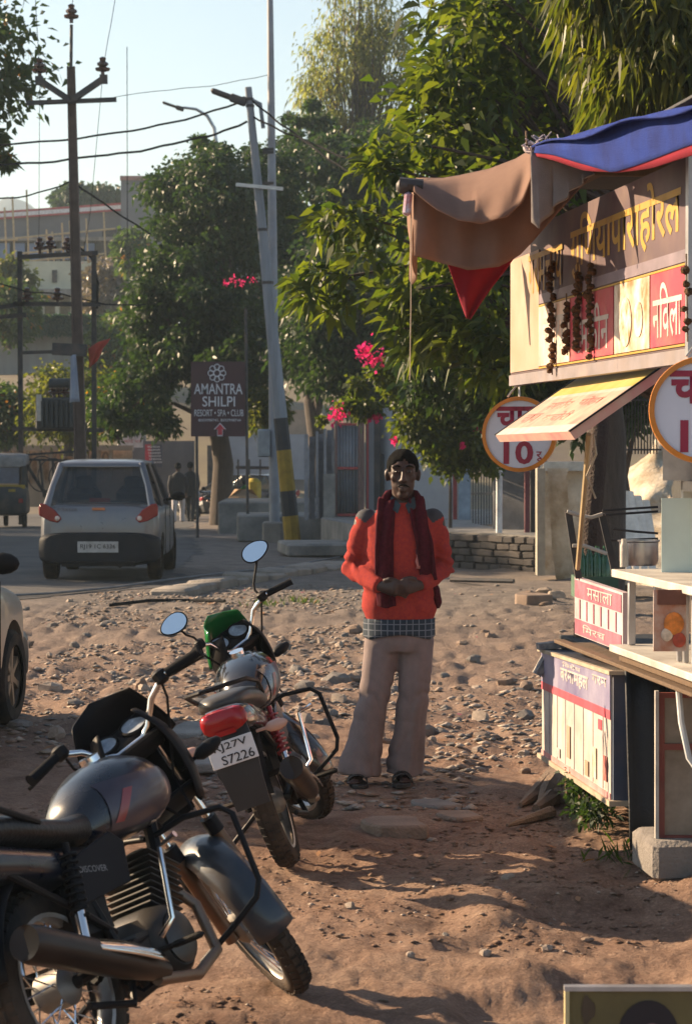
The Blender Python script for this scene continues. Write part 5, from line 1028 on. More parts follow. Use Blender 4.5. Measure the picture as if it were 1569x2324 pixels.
# ------------------------------------------------------------------ cars
def make_car(label, loc, rz, o):
    t = thing('car', label, 'car', loc, (0, 0, rz)); L = dict(local=True); W = o['W']/2; Hh = o['H']; wb = o['wb']; fo = o['fo']; ro = .60; wr = o['wr']; paint = o['paint']; belt = o.get('belt', .965)
    secs = [(-ro, W*.80, .32, belt*.86), (-ro+.03, W*.9, .25, belt*.96), (-ro+.12, W*.965, .22, belt), (-.2, W*.99, .2, belt), (.5, W, .19, belt-.01), (wb*.75, W, .19, belt-.02), (wb*.9, W*.985, .19, belt-.03), (wb+fo*.45, W*.95, .2, belt-.12), (wb+fo*.8, W*.86, .22, belt-.22), (wb+fo, W*.62, .30, belt-.32)]
    b = MB(); b.loft([se(y, w_, a, c_, 40, 5.0) for y, w_, a, c_ in secs]); body = b.build('body', paint, t, 45, **L)
    c = MB()
    for y in (0, wb):
        for s in (-1, 1): c.lathe([(wr+.055, W*.5), (wr+.055, W+.2)], 32, M.Translation((0, y, wr)) @ M.Rotation(s*math.pi/2, 4, 'Y'))
    cut = c.build('cutter', BLACKPL, None); cut.location = loc; cut.rotation_euler = (0, 0, rz)
    md = body.modifiers.new('arch', 'BOOLEAN'); md.object = cut; md.operation = 'DIFFERENCE'; md.solver = 'EXACT'
    bpy.context.view_layer.update(); apply_mods(body); bpy.data.objects.remove(cut)
    body.data.polygons.foreach_set('use_smooth', [True]*len(body.data.polygons)); body.data.set_sharp_from_angle(angle=R(35))
    for y in (0, wb):
        for s in (-1, 1):
            X = M.Translation((s*(W-.10), y, wr)) @ RX4; b = MB(); tw = .085
            b.lathe([(wr*.66, -tw), (wr*.9, -tw*1.0), (wr*.98, -tw*.75), (wr, -tw*.4), (wr, tw*.4), (wr*.98, tw*.75), (wr*.9, tw), (wr*.66, tw)], 40, X, caps=False); wh = b.build('wheel', RUBBER, t, 40, **L)
            b = MB(); d = tw*.75*s; b.lathe([(wr*.70, -d), (wr*.69, d), (wr*.64, d), (wr*.60, d*.3), (wr*.2, d*.2), (0, d*.3)] if True else [], 32, X, caps=False); b.build('rim', mat('rim_shadow', (.05, .045, .04), .5, .5, dust=.4), wh, **L)
            b = MB()
            for q in range(o.get('spokes', 6)):
                a = 2*math.pi*q/o.get('spokes', 6)+.3; dd = V((math.cos(a), math.sin(a), 0)); e = V((-math.sin(a), math.cos(a), 0))
                b.loft([[X @ (dd*r+e*w_+V((0, 0, z))) for w_, z in ((-q_, d*.5), (q_, d*.5), (q_*.7, d*.95), (-q_*.7, d*.95))] for r, q_ in ((.03, .028), (wr*.4, .022), (wr*.66, .034))])
            b.lathe([(0, d*.5), (.05, d*.5), (.045, d), (0, d*1.02)], 14, X); b.lathe([(wr*.70, d*.9), (wr*.71, d), (wr*.66, d), (wr*.65, d*.9)], 32, X, caps=False); b.build('alloy_spokes', o.get('alloy', mat('alloy', (.38, .34, .29), .35, .7, dust=.4)), wh, **L)
    # greenhouse
    g = o.get('gh', dict(rb=-.52, rt=-.20, fb=wb-.25, ft=wb-1.15, wb=.87, wt=.665)); zt = Hh-.06; zb = belt-.03
    BR = V((W*g['wb'], g['rb'], zb)); TR = V((W*g['wt'], g['rt'], zt)); BF = V((W*g['wb'], g['fb'], zb)); TF = V((W*g['wt'], g['ft'], zt)); mx_ = lambda p: V((-p.x, p.y, p.z))
    GL = glass('car_glass', (.03, .045, .06), .03, .35)
    def pane(nm, q, inset=.05):
        c = sum((V(p) for p in q), V((0, 0, 0)))/4; b = MB(); b.add([V(p).lerp(c, inset) for p in q], [(0, 1, 2, 3)]); return b.build(nm, GL, t, 0, mods=[('solid', .006)], **L)
    pane('rear_window', [mx_(BR), BR, TR, mx_(TR)], .03); pane('windscreen', [mx_(BF), BF, TF, mx_(TF)], .03)
    for s in (1, -1):
        f = (lambda p: p) if s > 0 else mx_; mid = .52; MBp = BR.lerp(BF, mid); MT = TR.lerp(TF, .55)
        pane('side_window', [f(BR), f(MBp), f(MT), f(TR)], .06); pane('side_window', [f(MBp), f(BF), f(TF), f(MT)], .06)
        for p0, p1 in ((BR, TR), (BF, TF), (MBp, MT)):
            b = MB(); b.tube([f(p0)+V((0, 0, -.03)), f(p0).lerp(f(p1), .5)+V((s*.012, 0, 0)), f(p1)+V((0, 0, .02))], [.05, .04, .045], 8, flat=(1, .8)); b.build('pillar', paint, t, **L)
        b = MB(); q = f(BF)+V((s*.10, -.25, .05)); b.ball(q+V((s*.06, 0, .02)), (.10, .05, .065), 12); b.tube([q+V((-s*.1, 0, -.03)), q+V((s*.06, 0, 0))], .02, 6); b.build('wing_mirror', BLACKPL, t, **L)
        b = MB(); yy = g['rb']+.9; b.box((s*(W+.004), wb*.5, belt-.2), (.016, .14, .03), ch=.006); b.build('door_handle', paint, t, **L)
        b = MB()
        for y in (.42, wb*.52, wb-.42): b.box((s*(W-.002), y, .58), (.008, .008, .62))
        b.build('door_seam', BLACKPL, t, **L)
    b = MB(); wt = W*g['wt']+.03; yc = [g['rt']-.06, g['rt']-.02, g['rt']+.15, (g['rt']+g['ft'])/2, g['ft']-.15, g['ft']+.04, g['ft']+.10]; hh = [.015, .04, .06, .07, .06, .045, .012]
    b.loft([se(y, wt*(1 if 0 < i < 6 else .94), zt-.02, zt-.02+h_*1.35, 24, 3.6) for i, (y, h_) in enumerate(zip(yc, hh))]); b.build('roof', paint, t, 60, **L)
    for x in (-W*.42, W*.42):
        b = MB(); b.box((x, wb*.32, .85), (.44, .16, .6), (R(12), 0, 0), ch=.07); b.box((x, wb*.29, 1.2), (.24, .09, .18), (R(12), 0, 0), ch=.04); b.build('seat', mat('car_seat', (.03, .03, .035), .9), t, **L)
    b = MB(); b.box((0, .1, .82), (W*1.5, .16, .34), (R(14), 0, 0), ch=.05); b.build('rear_bench', MAT['car_seat'], t, **L)
    # rear details
    bp = MB(); bm_ = o.get('bumper', paint); bp.loft([se(y, w_, a, c_, 32, 5) for y, w_, a, c_ in ((-ro-.075, W*.72, .27, .56), (-ro-.07, W*.86, .23, .595), (-ro+.02, W*.985, .20, .61), (-ro+.22, W*1.005, .21, .60), (-ro+.24, W*.9, .24, .58))]); bp.build('rear_bumper', bm_, t, 50, **L)
    fbm = MB(); fbm.loft([se(y, w_, a, c_, 32, 5) for y, w_, a, c_ in ((wb+fo+.06, W*.55, .27, .5), (wb+fo+.03, W*.72, .22, .55), (wb+fo*.82, W*.92, .2, .58), (wb+fo*.55, W*.97, .2, .56))]); fbm.build('front_bumper', bm_, t, 50, **L)
    for s in (-1, 1):
        b = MB(); b.prism([(s*x, z) for x, z in ((-.15, -.06), (-.10, -.11), (.0, -.09), (.13, -.02), (.135, .08), (.11, .13), (.05, .12), (-.06, .05))][::s], (s*W*.80, -ro+.03, belt-.13), (1, 0, 0), (0, 0, 1), .05); tl_ = b.build('tail_light', mat('car_tail_red', (.22, .005, .008), .2, var=.1), t, mods=[('bevel', .012)], **L)
        b = MB(); b.ball((s*(W*.80-.095), -ro-.02, belt-.185), (.032, .02, .032), 12); b.build('reversing_lens', mat('lens_white', (.6, .5, .45), .2), tl_, **L)
        b = MB(); b.ball((s*W*.68, wb+fo*.86, belt-.28), (.13, .10, .10), 14); b.build('headlight', mat('headlamp_glass', (.7, .75, .8), .1), t, **L)
    if o.get('plate'):
        b = MB(); b.box((0, -ro-.085, .43), (.50, .012, .135)); pl_ = b.build('number_plate', mat('car_plate', (.40, .40, .40), .5), t, **L); FRAME.pop(pl_.name, None); txt(o['plate'], (-.215, -ro-.093, .395), (1, 0, 0), (0, 0, 1), .43, .07, mat('plate_black', (.02, .02, .025), .5), pl_, 'plate_lettering', bold=.01)
        b = MB(); b.box((.0, -.42, 1.0), (.26, .03, .05)); b.build('brake_light', MAT['car_tail_red'], t, **L)
    if o.get('word'): body_f = FRAME.pop(body.name, None); txt(o['word'], (-.50, -ro-.012, belt-.09), (1, 0, 0), (0, 0, 1), .24, .04, mat('badge_dark', (.08, .08, .09), .4), body, 'badge')
    b = MB(); b.box((0, -ro-.006, belt-.07), (.16, .012, .03)); b.build('tailgate_sticker', mat('sticker_orange', (.5, .17, .06), .5), t, **L)
    b = MB(); b.tube([V((W*.35, -ro-.02, .2)), V((W*.35, .1, .2))], .03, 8); b.tube([V((-W*.7, 0, .25)), V((W*.7, 0, .25))], .035, 8); b.box((0, .6, .22), (W*1.2, 2.6, .06)); b.build('underbody', BLACKPL, t, **L)
    return t
SIL = mat('silver_paint', (.15, .155, .175), .3, .5, var=.06, coat=.4, dust=.1)
make_car('silver hatchback seen from behind on the road', (-3.04, 30.7, g1(-5, 31)+.012), R(0), dict(W=1.5, H=1.49, wb=2.34, fo=.62, wr=.27, paint=SIL, bumper=mat('bumper_grey', (.010, .013, .02), .6, dust=.03, spec=.2), plate='RJ19 1C 6336', word='Matiz'))
make_car('pale car with dusty alloy wheel cut by the left edge', (-3.115, 12.3, 0.0), R(-6.6), dict(W=1.68, H=1.60, wb=2.60, fo=.66, wr=.29, paint=mat('pale_beige_paint', (.38, .33, .28), .3, .3, var=.05, coat=.5, dust=.35), alloy=mat('alloy_dusty', (.30, .22, .15), .4, .6, dust=.6), spokes=7, gh=dict(rb=-.5, rt=-.3, fb=2.25, ft=1.35, wb=.885, wt=.70)))
make_car('dark car parked far off beside the leaning pole', (P(612, 1120, 76).x, 76, -.66), R(60), dict(W=1.6, H=1.45, wb=2.4, fo=.66, wr=.28, paint=mat('dark_car_paint', (.02, .02, .025), .2, coat=.6)))
# ------------------------------------------------------------------ auto rickshaw
Ya = 57.0; ax = P(2, 1200, Ya).x
ar = thing('auto_rickshaw', 'black auto rickshaw with yellow band cut by the left edge', 'auto rickshaw', (ax, Ya, g1(ax, Ya)), (0, 0, R(4))); L = dict(local=True)
BKP = mat('rick_black', (.02, .022, .025), .5, dust=.2); 
b = MB(); b.loft([se(y, w_, a, c_, 30, 6) for y, w_, a, c_ in ((-.62, .58, .40, .98), (-.58, .63, .34, 1.02), (0, .65, .30, 1.02), (.6, .64, .30, .8), (1.2, .5, .32, .75), (1.75, .34, .36, .95), (1.95, .2, .42, .9))]); b.build('body', BKP, ar, 45, **L)
b = MB(); b.loft([se(y, w_, a, c_, 30, 5) for y, w_, a, c_ in ((-.60, .56, 1.44, 1.62), (-.56, .61, 1.42, 1.70), (-.1, .64, 1.44, 1.76), (.7, .62, 1.46, 1.76), (1.15, .55, 1.46, 1.66))]); b.build('canopy', mat('rick_canopy', (.22, .21, .21), .8, c2=(.30, .28, .27)), ar, 60, **L)
b = MB(); b.box((0, -.585, .985), (1.2, .05, .09)); b.build('yellow_band', mat('rick_yellow', (.35, .24, .03), .6), ar, **L)
b = MB(); b.box((0, -.56, 1.25), (.92, .015, .38)); b.build('rear_window', mat('rick_window', (.07, .10, .16), .15), ar, **L)
for s in (-1, 1):
    b = MB(); b.box((s*.57, -.55, 1.23), (.12, .08, .48), ch=.02); b.build('canopy_side', BKP, ar, **L); b = MB(); b.tube([V((s*.52, 1.1, 1.5)), V((s*.42, 1.5, .9))], .025, 6); b.build('front_strut', BKP, ar, **L)
    b = MB(); b.box((s*.50, -.625, .66), (.10, .03, .10), ch=.01); b.build('tail_light', mat('car_tail_red', (.40, .012, .015), .2), ar, **L)
    b = MB(); b.lathe([(.12, -.05), (.19, -.05), (.21, -.02), (.21, .02), (.19, .05), (.12, .05)], 24, M.Translation((s*.55, 0, .21)) @ RX4, caps=True); b.build('wheel', RUBBER, ar, **L)
b = MB(); b.lathe([(.12, -.05), (.19, -.05), (.21, -.02), (.21, .02), (.19, .05), (.12, .05)], 24, M.Translation((0, 1.75, .21)) @ RX4); b.build('wheel', RUBBER, ar, **L)
b = MB(); b.box((.3, -.63, .9), (.16, .02, .06)); b.build('plate', MAT['rick_yellow'], ar, **L)
# ------------------------------------------------------------------ people
def remesh(b, name, m, parent, vox, smooth=4, disp=None, mats=None):
    o = b.build(name, m, parent, 180, local=True)
    md = o.modifiers.new('r', 'REMESH'); md.mode = 'VOXEL'; md.voxel_size = vox
    s = o.modifiers.new('s', 'SMOOTH'); s.factor = .5; s.iterations = smooth
    bpy.context.view_layer.update(); apply_mods(o); me = o.data
    if disp:
        k = len(me.vertices); co = np.zeros(k*3); me.vertices.foreach_get('co', co); co = co.reshape(-1, 3); no = np.zeros(k*3); me.vertices.foreach_get('normal', no); no = no.reshape(-1, 3)
        me.vertices.foreach_set('co', (co+no*disp(co)[:, None]).ravel())
    me.polygons.foreach_set('use_smooth', [True]*len(me.polygons)); me.update(); return o
def hand(b, w_, d, up_, side, s=1.0, curl=1.0):
    "palm and five unequal bent fingers; w_ wrist, d pointing direction, up_ back of hand, side towards the thumb"
    w_, d, up_, side = V(w_), V(d).normalized(), V(up_).normalized(), V(side).normalized()
    b.tube([w_-d*.03, w_+d*.01, w_+d*.04, w_+d*.075, w_+d*.092], [.024*s, .028*s, .036*s, .040*s, .03*s], 12, flat=(1, .55) if abs(side.z) < .7 else (.55, 1))
    for k, (o, l) in enumerate(((.027, .072), (.009, .082), (-.009, .076), (-.026, .058))):
        p = w_+d*.082+side*o*s; a = p+d*l*.42*s-up_*.012*curl; c = a+d*l*.2*s-up_*.026*curl; e = c-d*l*.05*s-up_*.024*curl
        b.tube([p-d*.02, p, a, c, e], [.0095*s, .0098*s, .009*s, .0085*s, .007*s], 8)
    p = w_+d*.03+side*.03*s; b.tube([p-d*.01, p+side*.014+d*.02, p+side*.016+d*.05-up_*.012, p+side*.006+d*.072-up_*.02], [.013*s, .0125*s, .011*s, .0085*s], 8)
px, py = (885-784.5)/F*12.28, 12.28
man = thing('person', 'man in orange sweater and maroon scarf standing with joined hands', 'person', (px, py, g1(px, py)+.012), (0, 0, 0)); cx = .045
SKIN = mat('dark_skin', (.045, .022, .017), .5, var=.15, scale=20, bump=.1, bscale=200); L = dict(local=True)
b = MB(); hx, hy, hz_ = .062, -.02, 1.545          # head
b.ball((hx, hy+.012, hz_+.025), (.073, .094, .098), 24); b.ball((hx, hy-.022, hz_-.035), (.060, .066, .085), 20); b.ball((hx, hy-.05, hz_-.098), (.033, .034, .026), 14)
b.tube([(hx, hy-.088, hz_+.028), (hx, hy-.105, hz_-.004), (hx, hy-.118, hz_-.026), (hx, hy-.096, hz_-.036)], [.010, .012, .017, .012], 10)
for s in (-1, 1):
    b.ball((hx+s*.033, hy-.062, hz_+.014), (.026, .0225, .022), 12); b.ball((hx+s*.014, hy-.103, hz_-.030), (.011, .012, .009), 10); b.ball((hx+s*.034, hy-.074, hz_+.042), (.028, .016, .012), 12); b.ball((hx+s*.040, hy-.058, hz_-.014), (.024, .022, .024), 12)
    b.ball((hx+s*.077, hy+.014, hz_-.002), (.010, .022, .034), 12, (0, 0, s*.5)); b.ball((hx+s*.083, hy+.022, hz_+.006), (.008, .017, .022), 10, (0, 0, s*.5))
b.tube([(hx-.024, hy-.085, hz_-.066), (hx, hy-.098, hz_-.062), (hx+.024, hy-.085, hz_-.066)], [.006, .008, .006], 8); b.tube([(hx-.021, hy-.084, hz_-.077), (hx, hy-.096, hz_-.078), (hx+.021, hy-.084, hz_-.077)], [.006, .009, .006], 8)
b.tube([(hx, hy+.02, 1.50), (hx, .0, 1.42), (cx, .01, 1.34)], [.055, .054, .07], 16)
b.loft([se(0, .0, 0, 0)]*0 or [[V((cx+rx_*math.cos(a), ry_*math.sin(a), z)) for a in [q*2*math.pi/20 for q in range(20)]] for z, rx_, ry_ in ((.70, .14, .09), (.85, .14, .09), (1.0, .14, .085), (1.2, .155, .09), (1.33, .15, .08), (1.40, .06, .055))])
ARM = {-1: [(-.13, 0, 1.315), (-.188, .02, 1.07), (-.055, -.19, .995)], 1: [(.225, 0, 1.315), (.268, .03, 1.07), (.145, -.185, 1.0)]}
for s in (-1, 1):
    a = ARM[s]; b.tube(a, [.05, .04, .026], 12)
hand(b, (-.055, -.19, .995), (.80, -.28, -.10), (-.35, -.9, .35), (0, -.25, 1), 1.0, 1.0)
hand(b, (.145, -.185, 1.0), (-.80, -.28, -.08), (.35, -.9, .35), (0, -.25, 1), 1.0, 1.0)
for s, h, kn, an in ((-1, (-.045, 0, .78), (-.085, -.02, .43), (-.165, .0, .07)), (1, (.135, 0, .78), (.115, .0, .43), (.055, .05, .07))):
    b.tube([h, kn, an], [.08, .05, .036], 12); f = V(an); b.tube([f+V((0, .06, -.035)), f+V((0, 0, -.03)), f+V((s*.01, -.09, -.045)), f+V((s*.02, -.16, -.052))], [.03, .036, .038, .022], 12, flat=(1, .7))
    for q in range(5): b.ball(f+V((s*.02+(q-2)*.014*(1), -.172+abs(q-1.5)*.008, -.055)), (.008, .016, .008), 8)
remesh(b, 'body', SKIN, man, .0055, 5)
for s in (-1, 1):
    b = MB(); b.ball((hx+s*.031, hy-.0785, hz_+.016), (.0115, .008, .0055), 14); ey = b.build('eye', mat('eye_white', (.16, .13, .12), .3), man, 180, **L)
    b = MB(); b.ball((hx+s*.031, hy-.0845, hz_+.0155), (.0058, .0035, .0058), 12); b.build('iris', mat('iris', (.01, .006, .005), .2), ey, 180, **L)
    b = MB(); b.tube([(hx+s*.012, hy-.095, hz_+.040), (hx+s*.03, hy-.097, hz_+.046), (hx+s*.052, hy-.080, hz_+.038)], [.004, .005, .003], 6); b.build('eyebrow', mat('black_hair', (.004, .0035, .004), .9, bump=.9, bscale=400, spec=.1), man, 180, **L)
HAIR = MAT['black_hair']
b = MB(); b.ball((hx, hy+.020, hz_+.042), (.078, .095, .086), 40); b.v = [tuple(V(p)+V((0, 0, 0))*0) for p in b.v]
def keep(o, fn):
    me = o.data; bm = bmesh.new(); bm.from_mesh(me); bmesh.ops.delete(bm, geom=[f for f in bm.faces if not fn(f.calc_center_median())], context='FACES'); bm.to_mesh(me); bm.free()
hr = b.build('hair', HAIR, man, 180, **L); keep(hr, lambda c: c.z > hz_+.074-10*(c.x-hx)**2+.005*math.sin((c.x-hx)*170) or (c.y > hy+.02 and c.z > hz_-.045) or (abs(c.x-hx) > .06 and c.z > hz_+.02 and c.y > hy-.03))
for v in hr.data.vertices: v.co += v.normal*(.006*float(vn(np.array(v.co.x*220+50), np.array(v.co.z*220+v.co.y*150+50), 3)))
hr.modifiers.new('solid', 'SOLIDIFY').thickness = .008
b = MB(); b.tube([(hx-.032, hy-.082, hz_-.062), (hx-.012, hy-.100, hz_-.051), (hx, hy-.103, hz_-.050), (hx+.012, hy-.100, hz_-.051), (hx+.032, hy-.082, hz_-.062)], [.002, .0045, .004, .0045, .002], 8); b.build('moustache', HAIR, man, 180, **L)
# sweater
def ring(z, rx_, ry_, x0=cx, y0=0.0, n=28, p=2.4): return [V((x0+rx_*math.copysign(abs(math.cos(a))**(2/p), math.cos(a)), y0+ry_*math.copysign(abs(math.sin(a))**(2/p), math.sin(a)), z)) for a in [q*2*math.pi/n for q in range(n)]]
b = MB(); b.loft([ring(z, rx_, ry_, x0) for z, rx_, ry_, x0 in ((.808, .160, .118, .048), (.825, .168, .126, .048), (.87, .184, .138, .046), (.92, .184, .140, .045), (1.05, .174, .138, .045), (1.2, .182, .134, .045), (1.28, .184, .122, .047), (1.33, .165, .106, .05), (1.375, .115, .09, .055), (1.405, .072, .072, .06))])
for s in (-1, 1):
    a0, a1, a2 = [V(q) for q in ARM[s]]; d = (a2-a1).normalized(); b.tube([a0+V((-s*.03, 0, .0)), a0.lerp(a1, .3), a0.lerp(a1, .7), a1, a1.lerp(a2, .35), a1.lerp(a2, .75), a2-d*.0], [.064, .060, .054, .054, .051, .045, .037], 16)
    b.ball(a0+V((-s*.012, 0, .0)), (.062, .064, .062), 16)
def wr(co):
    x, y, z = co.T; d = .004*(vn(x*14+9, z*10+y*8, 60)-.5)
    e = np.minimum(np.linalg.norm(co-np.array(ARM[-1][1]), axis=1), np.linalg.norm(co-np.array(ARM[1][1]), axis=1)); k = np.exp(-(e/.13)**2)
    d = d+k*.0085*np.sin(z*95+x*60-y*35+6*vn(x*20, z*20, 61)); low = np.exp(-((z-.88)/.06)**2)
    return d+low*.006*np.sin(x*45+z*40+5*vn(x*12, z*9, 62))+.0016*np.sin(np.arctan2(y, x-cx)*90)*(z < .845)
sw = remesh(b, 'sweater', mat('orange_knit', (.38, .046, .05), .9, var=.12, scale=60, bump=.6, bscale=300, c2=(.47, .062, .042), spec=.15), man, .0095, 3, wr)
sw.data.materials.append(mat('grey_patch', (.045, .045, .055), .85)); ids = []
for p in sw.data.polygons:
    c = p.center; s = -1 if c.x < cx else 1; q = abs(c.x-cx); ids.append(1 if (c.z > 1.345-(.235-q)*.62 or False) and c.z > 1.24+.0*q and q > .115 and q < .25 and c.z > 1.24+(q-.19)*1.2 and (q < .235) and c.z > 1.355-abs(q-.12)*1.05 else 0)
sw.data.polygons.foreach_set('material_index', ids)
b = MB(); b.box((.150, -.137, 1.165), (.05, .006, .022)); b.build('pocket_tab', mat('navy_tab', (.02, .025, .04), .8), man, **L)
b = MB(); b.grid(lambda i, j: (.125+.045*i+.004*math.sin(j*9), -.142-.004*math.sin(i*4+j*5), 1.08+.07*j), 6, 6); b.build('chest_patch', mat('faded_patch', (.52, .20, .17), .85, scale=30), man, 180, mods=[('solid', .004)], **L)
# scarf
MAR = mat('maroon_wool', (.075, .010, .018), .95, var=.3, scale=50, bump=.5, bscale=250, spec=.1)
def band(pts, w_, nm):
    P3 = [V(p) for p in pts]
    def f(i, j):
        t = i*(len(P3)-1); k = min(int(t), len(P3)-2); p = P3[k].lerp(P3[k+1], t-k); q = (j-.5); return p+V((w_*q, .012*math.cos(q*9+i*5), .006*math.sin(i*30+q*6)))
    b = MB(); b.grid(f, 46, 10); b.build(nm, MAR, man, 180, mods=[('solid', .012)], **L)
band([(-.012, .03, 1.43), (-.02, -.055, 1.415), (-.024, -.115, 1.34), (-.032, -.148, 1.2), (-.034, -.158, 1.05), (-.03, -.160, .98), (-.02, -.158, .89)], .088, 'scarf_end')
band([(.125, .03, 1.43), (.128, -.055, 1.415), (.140, -.115, 1.34), (.168, -.148, 1.2), (.178, -.152, 1.08), (.19, -.14, 1.02)], .078, 'scarf_end')
b = MB(); b.tube([(.205, -.03, 1.02), (.222, -.02, .97), (.235, -.02, .90), (.238, -.02, .875)], [.02, .032, .03, .012], 10, flat=(.8, 1.2)); b.build('scarf_tail', MAR, man, 180, **L)
b = MB(); b.tube([(-.03, -.05, 1.415), (-.012, .03, 1.435), (.06, .075, 1.45), (.128, .03, 1.435), (.142, -.05, 1.415)], [.026, .03, .032, .03, .026], 12, flat=(.8, 1.1)); b.build('scarf_neck', MAR, man, 180, **L)
COL = mat('teal_shirt', (.025, .045, .06), .85)
for s in (-1, 1):
    b = MB(); c = V((.062, -.062, 1.415)); pts = [c+V((s*.055, .03, .02)), c+V((s*.012, -.03, -.02)), c+V((s*.028, -.052, -.062)), c+V((s*.06, -.03, -.035)), c+V((s*.068, .01, -.005))]; b.add(pts, [(0, 1, 2, 3, 4)]); b.build('collar_point', COL, man, 0, mods=[('solid', .006)], **L)
m = mat('plaid_cloth', (.02, .035, .055), .9); n = m.node_tree.nodes; l = m.node_tree.links; tcn = n.new('ShaderNodeTexCoord'); mp = n.new('ShaderNodeMapping'); l.new(tcn.outputs['Object'], mp.inputs[0]); wv = n.new('ShaderNodeTexWave'); wv.bands_direction = 'X'; wv.inputs['Scale'].default_value = 10; wv.inputs['Distortion'].default_value = .6; l.new(mp.outputs[0], wv.inputs[0]); wz = n.new('ShaderNodeTexWave'); wz.bands_direction = 'Z'; wz.inputs['Scale'].default_value = 10; l.new(mp.outputs[0], wz.inputs[0])
mxx = n.new('ShaderNodeMath'); mxx.operation = 'MAXIMUM'; l.new(wv.outputs['Fac'], mxx.inputs[0]); l.new(wz.outputs['Fac'], mxx.inputs[1]); rp = n.new('ShaderNodeValToRGB'); l.new(mxx.outputs[0], rp.inputs[0]); rp.color_ramp.elements[0].position = .90; rp.color_ramp.elements[0].color = (.018, .032, .05, 1); rp.color_ramp.elements[1].color = (.16, .18, .22, 1); l.new(rp.outputs[0], n['Principled BSDF'].inputs['Base Color'])
b = MB(); b.grid(lambda i, j: V((cx+(.178+.006*math.sin(i*31)*(1-j))*math.cos(i*2*math.pi), (.132+.006*math.sin(i*37)*(1-j))*math.sin(i*2*math.pi), .735+.09*j+.012*math.sin(i*2*math.pi*3)*(1-j))), 72, 5); b.build('shirt_tail', m, man, 180, mods=[('solid', .004)], **L)
# trousers
b = MB(); b.loft([ring(z, rx_, ry_, .046) for z, rx_, ry_ in ((.66, .155, .105), (.70, .168, .118), (.76, .168, .120), (.82, .158, .112))])
LEG = {-1: [(-.038, 0, .72), (-.062, -.01, .56), (-.082, -.02, .42), (-.115, -.005, .25), (-.145, .0, .12), (-.155, -.005, .035)], 1: [(.130, 0, .72), (.124, 0, .56), (.112, -.005, .42), (.098, .02, .25), (.08, .04, .12), (.07, .045, .035)]}
for s in (-1, 1): b.tube(LEG[s], [.092, .084, .077, .085, .100, .108] if s < 0 else [.092, .084, .076, .080, .090, .095], 18, flat=(1, 1.0))
def wr2(co):
    x, y, z = co.T; k = .25+.75*np.exp(-((z-.40)/.12)**2)+np.exp(-((z-.10)/.10)**2)
    return k*(.009*(np.abs(np.sin(z*24+x*20+y*10+7*vn(x*11, z*5, 70)))-.6)+.007*(vn(x*22+y*9, z*6, 71)-.5))+.007*(np.abs(np.sin(x*34+y*22+2.5*vn(x*5, z*4, 72)))-.6)
remesh(b, 'trousers', mat('khaki_cloth', (.22, .175, .17), .9, var=.14, scale=10, bump=.3, bscale=280, spec=.15), man, .0095, 3, wr2)
SND = mat('sandal_black', (.02, .018, .018), .6)
for s, f, a in ((-1, V((-.165, -.06, 0)), .12), (1, V((.06, -.02, 0)), -.12)):
    b = MB(); out = [(-.036, .11), (-.042, .04), (-.046, -.05), (-.04, -.12), (-.015, -.145), (.02, -.14), (.044, -.10), (.046, -.03), (.038, .05), (.032, .11)]; b.prism([(q[0]*math.cos(a)-q[1]*math.sin(a), q[0]*math.sin(a)+q[1]*math.cos(a)) for q in out], f+V((0, 0, -.012)), (1, 0, 0), (0, 1, 0), .022); sd = b.build('sandal', SND, man, mods=[('bevel', .004)], **L)
    for yy in (-.02, -.075): b = MB(); b.grid(lambda i, j: f+V((.05*math.cos(math.pi*i), yy-.02+.04*j, .008+.052*math.sin(math.pi*i)*(1 if yy > -.05 else .85))), 12, 2); b.build('strap', SND, sd, 180, mods=[('solid', .005)], **L)
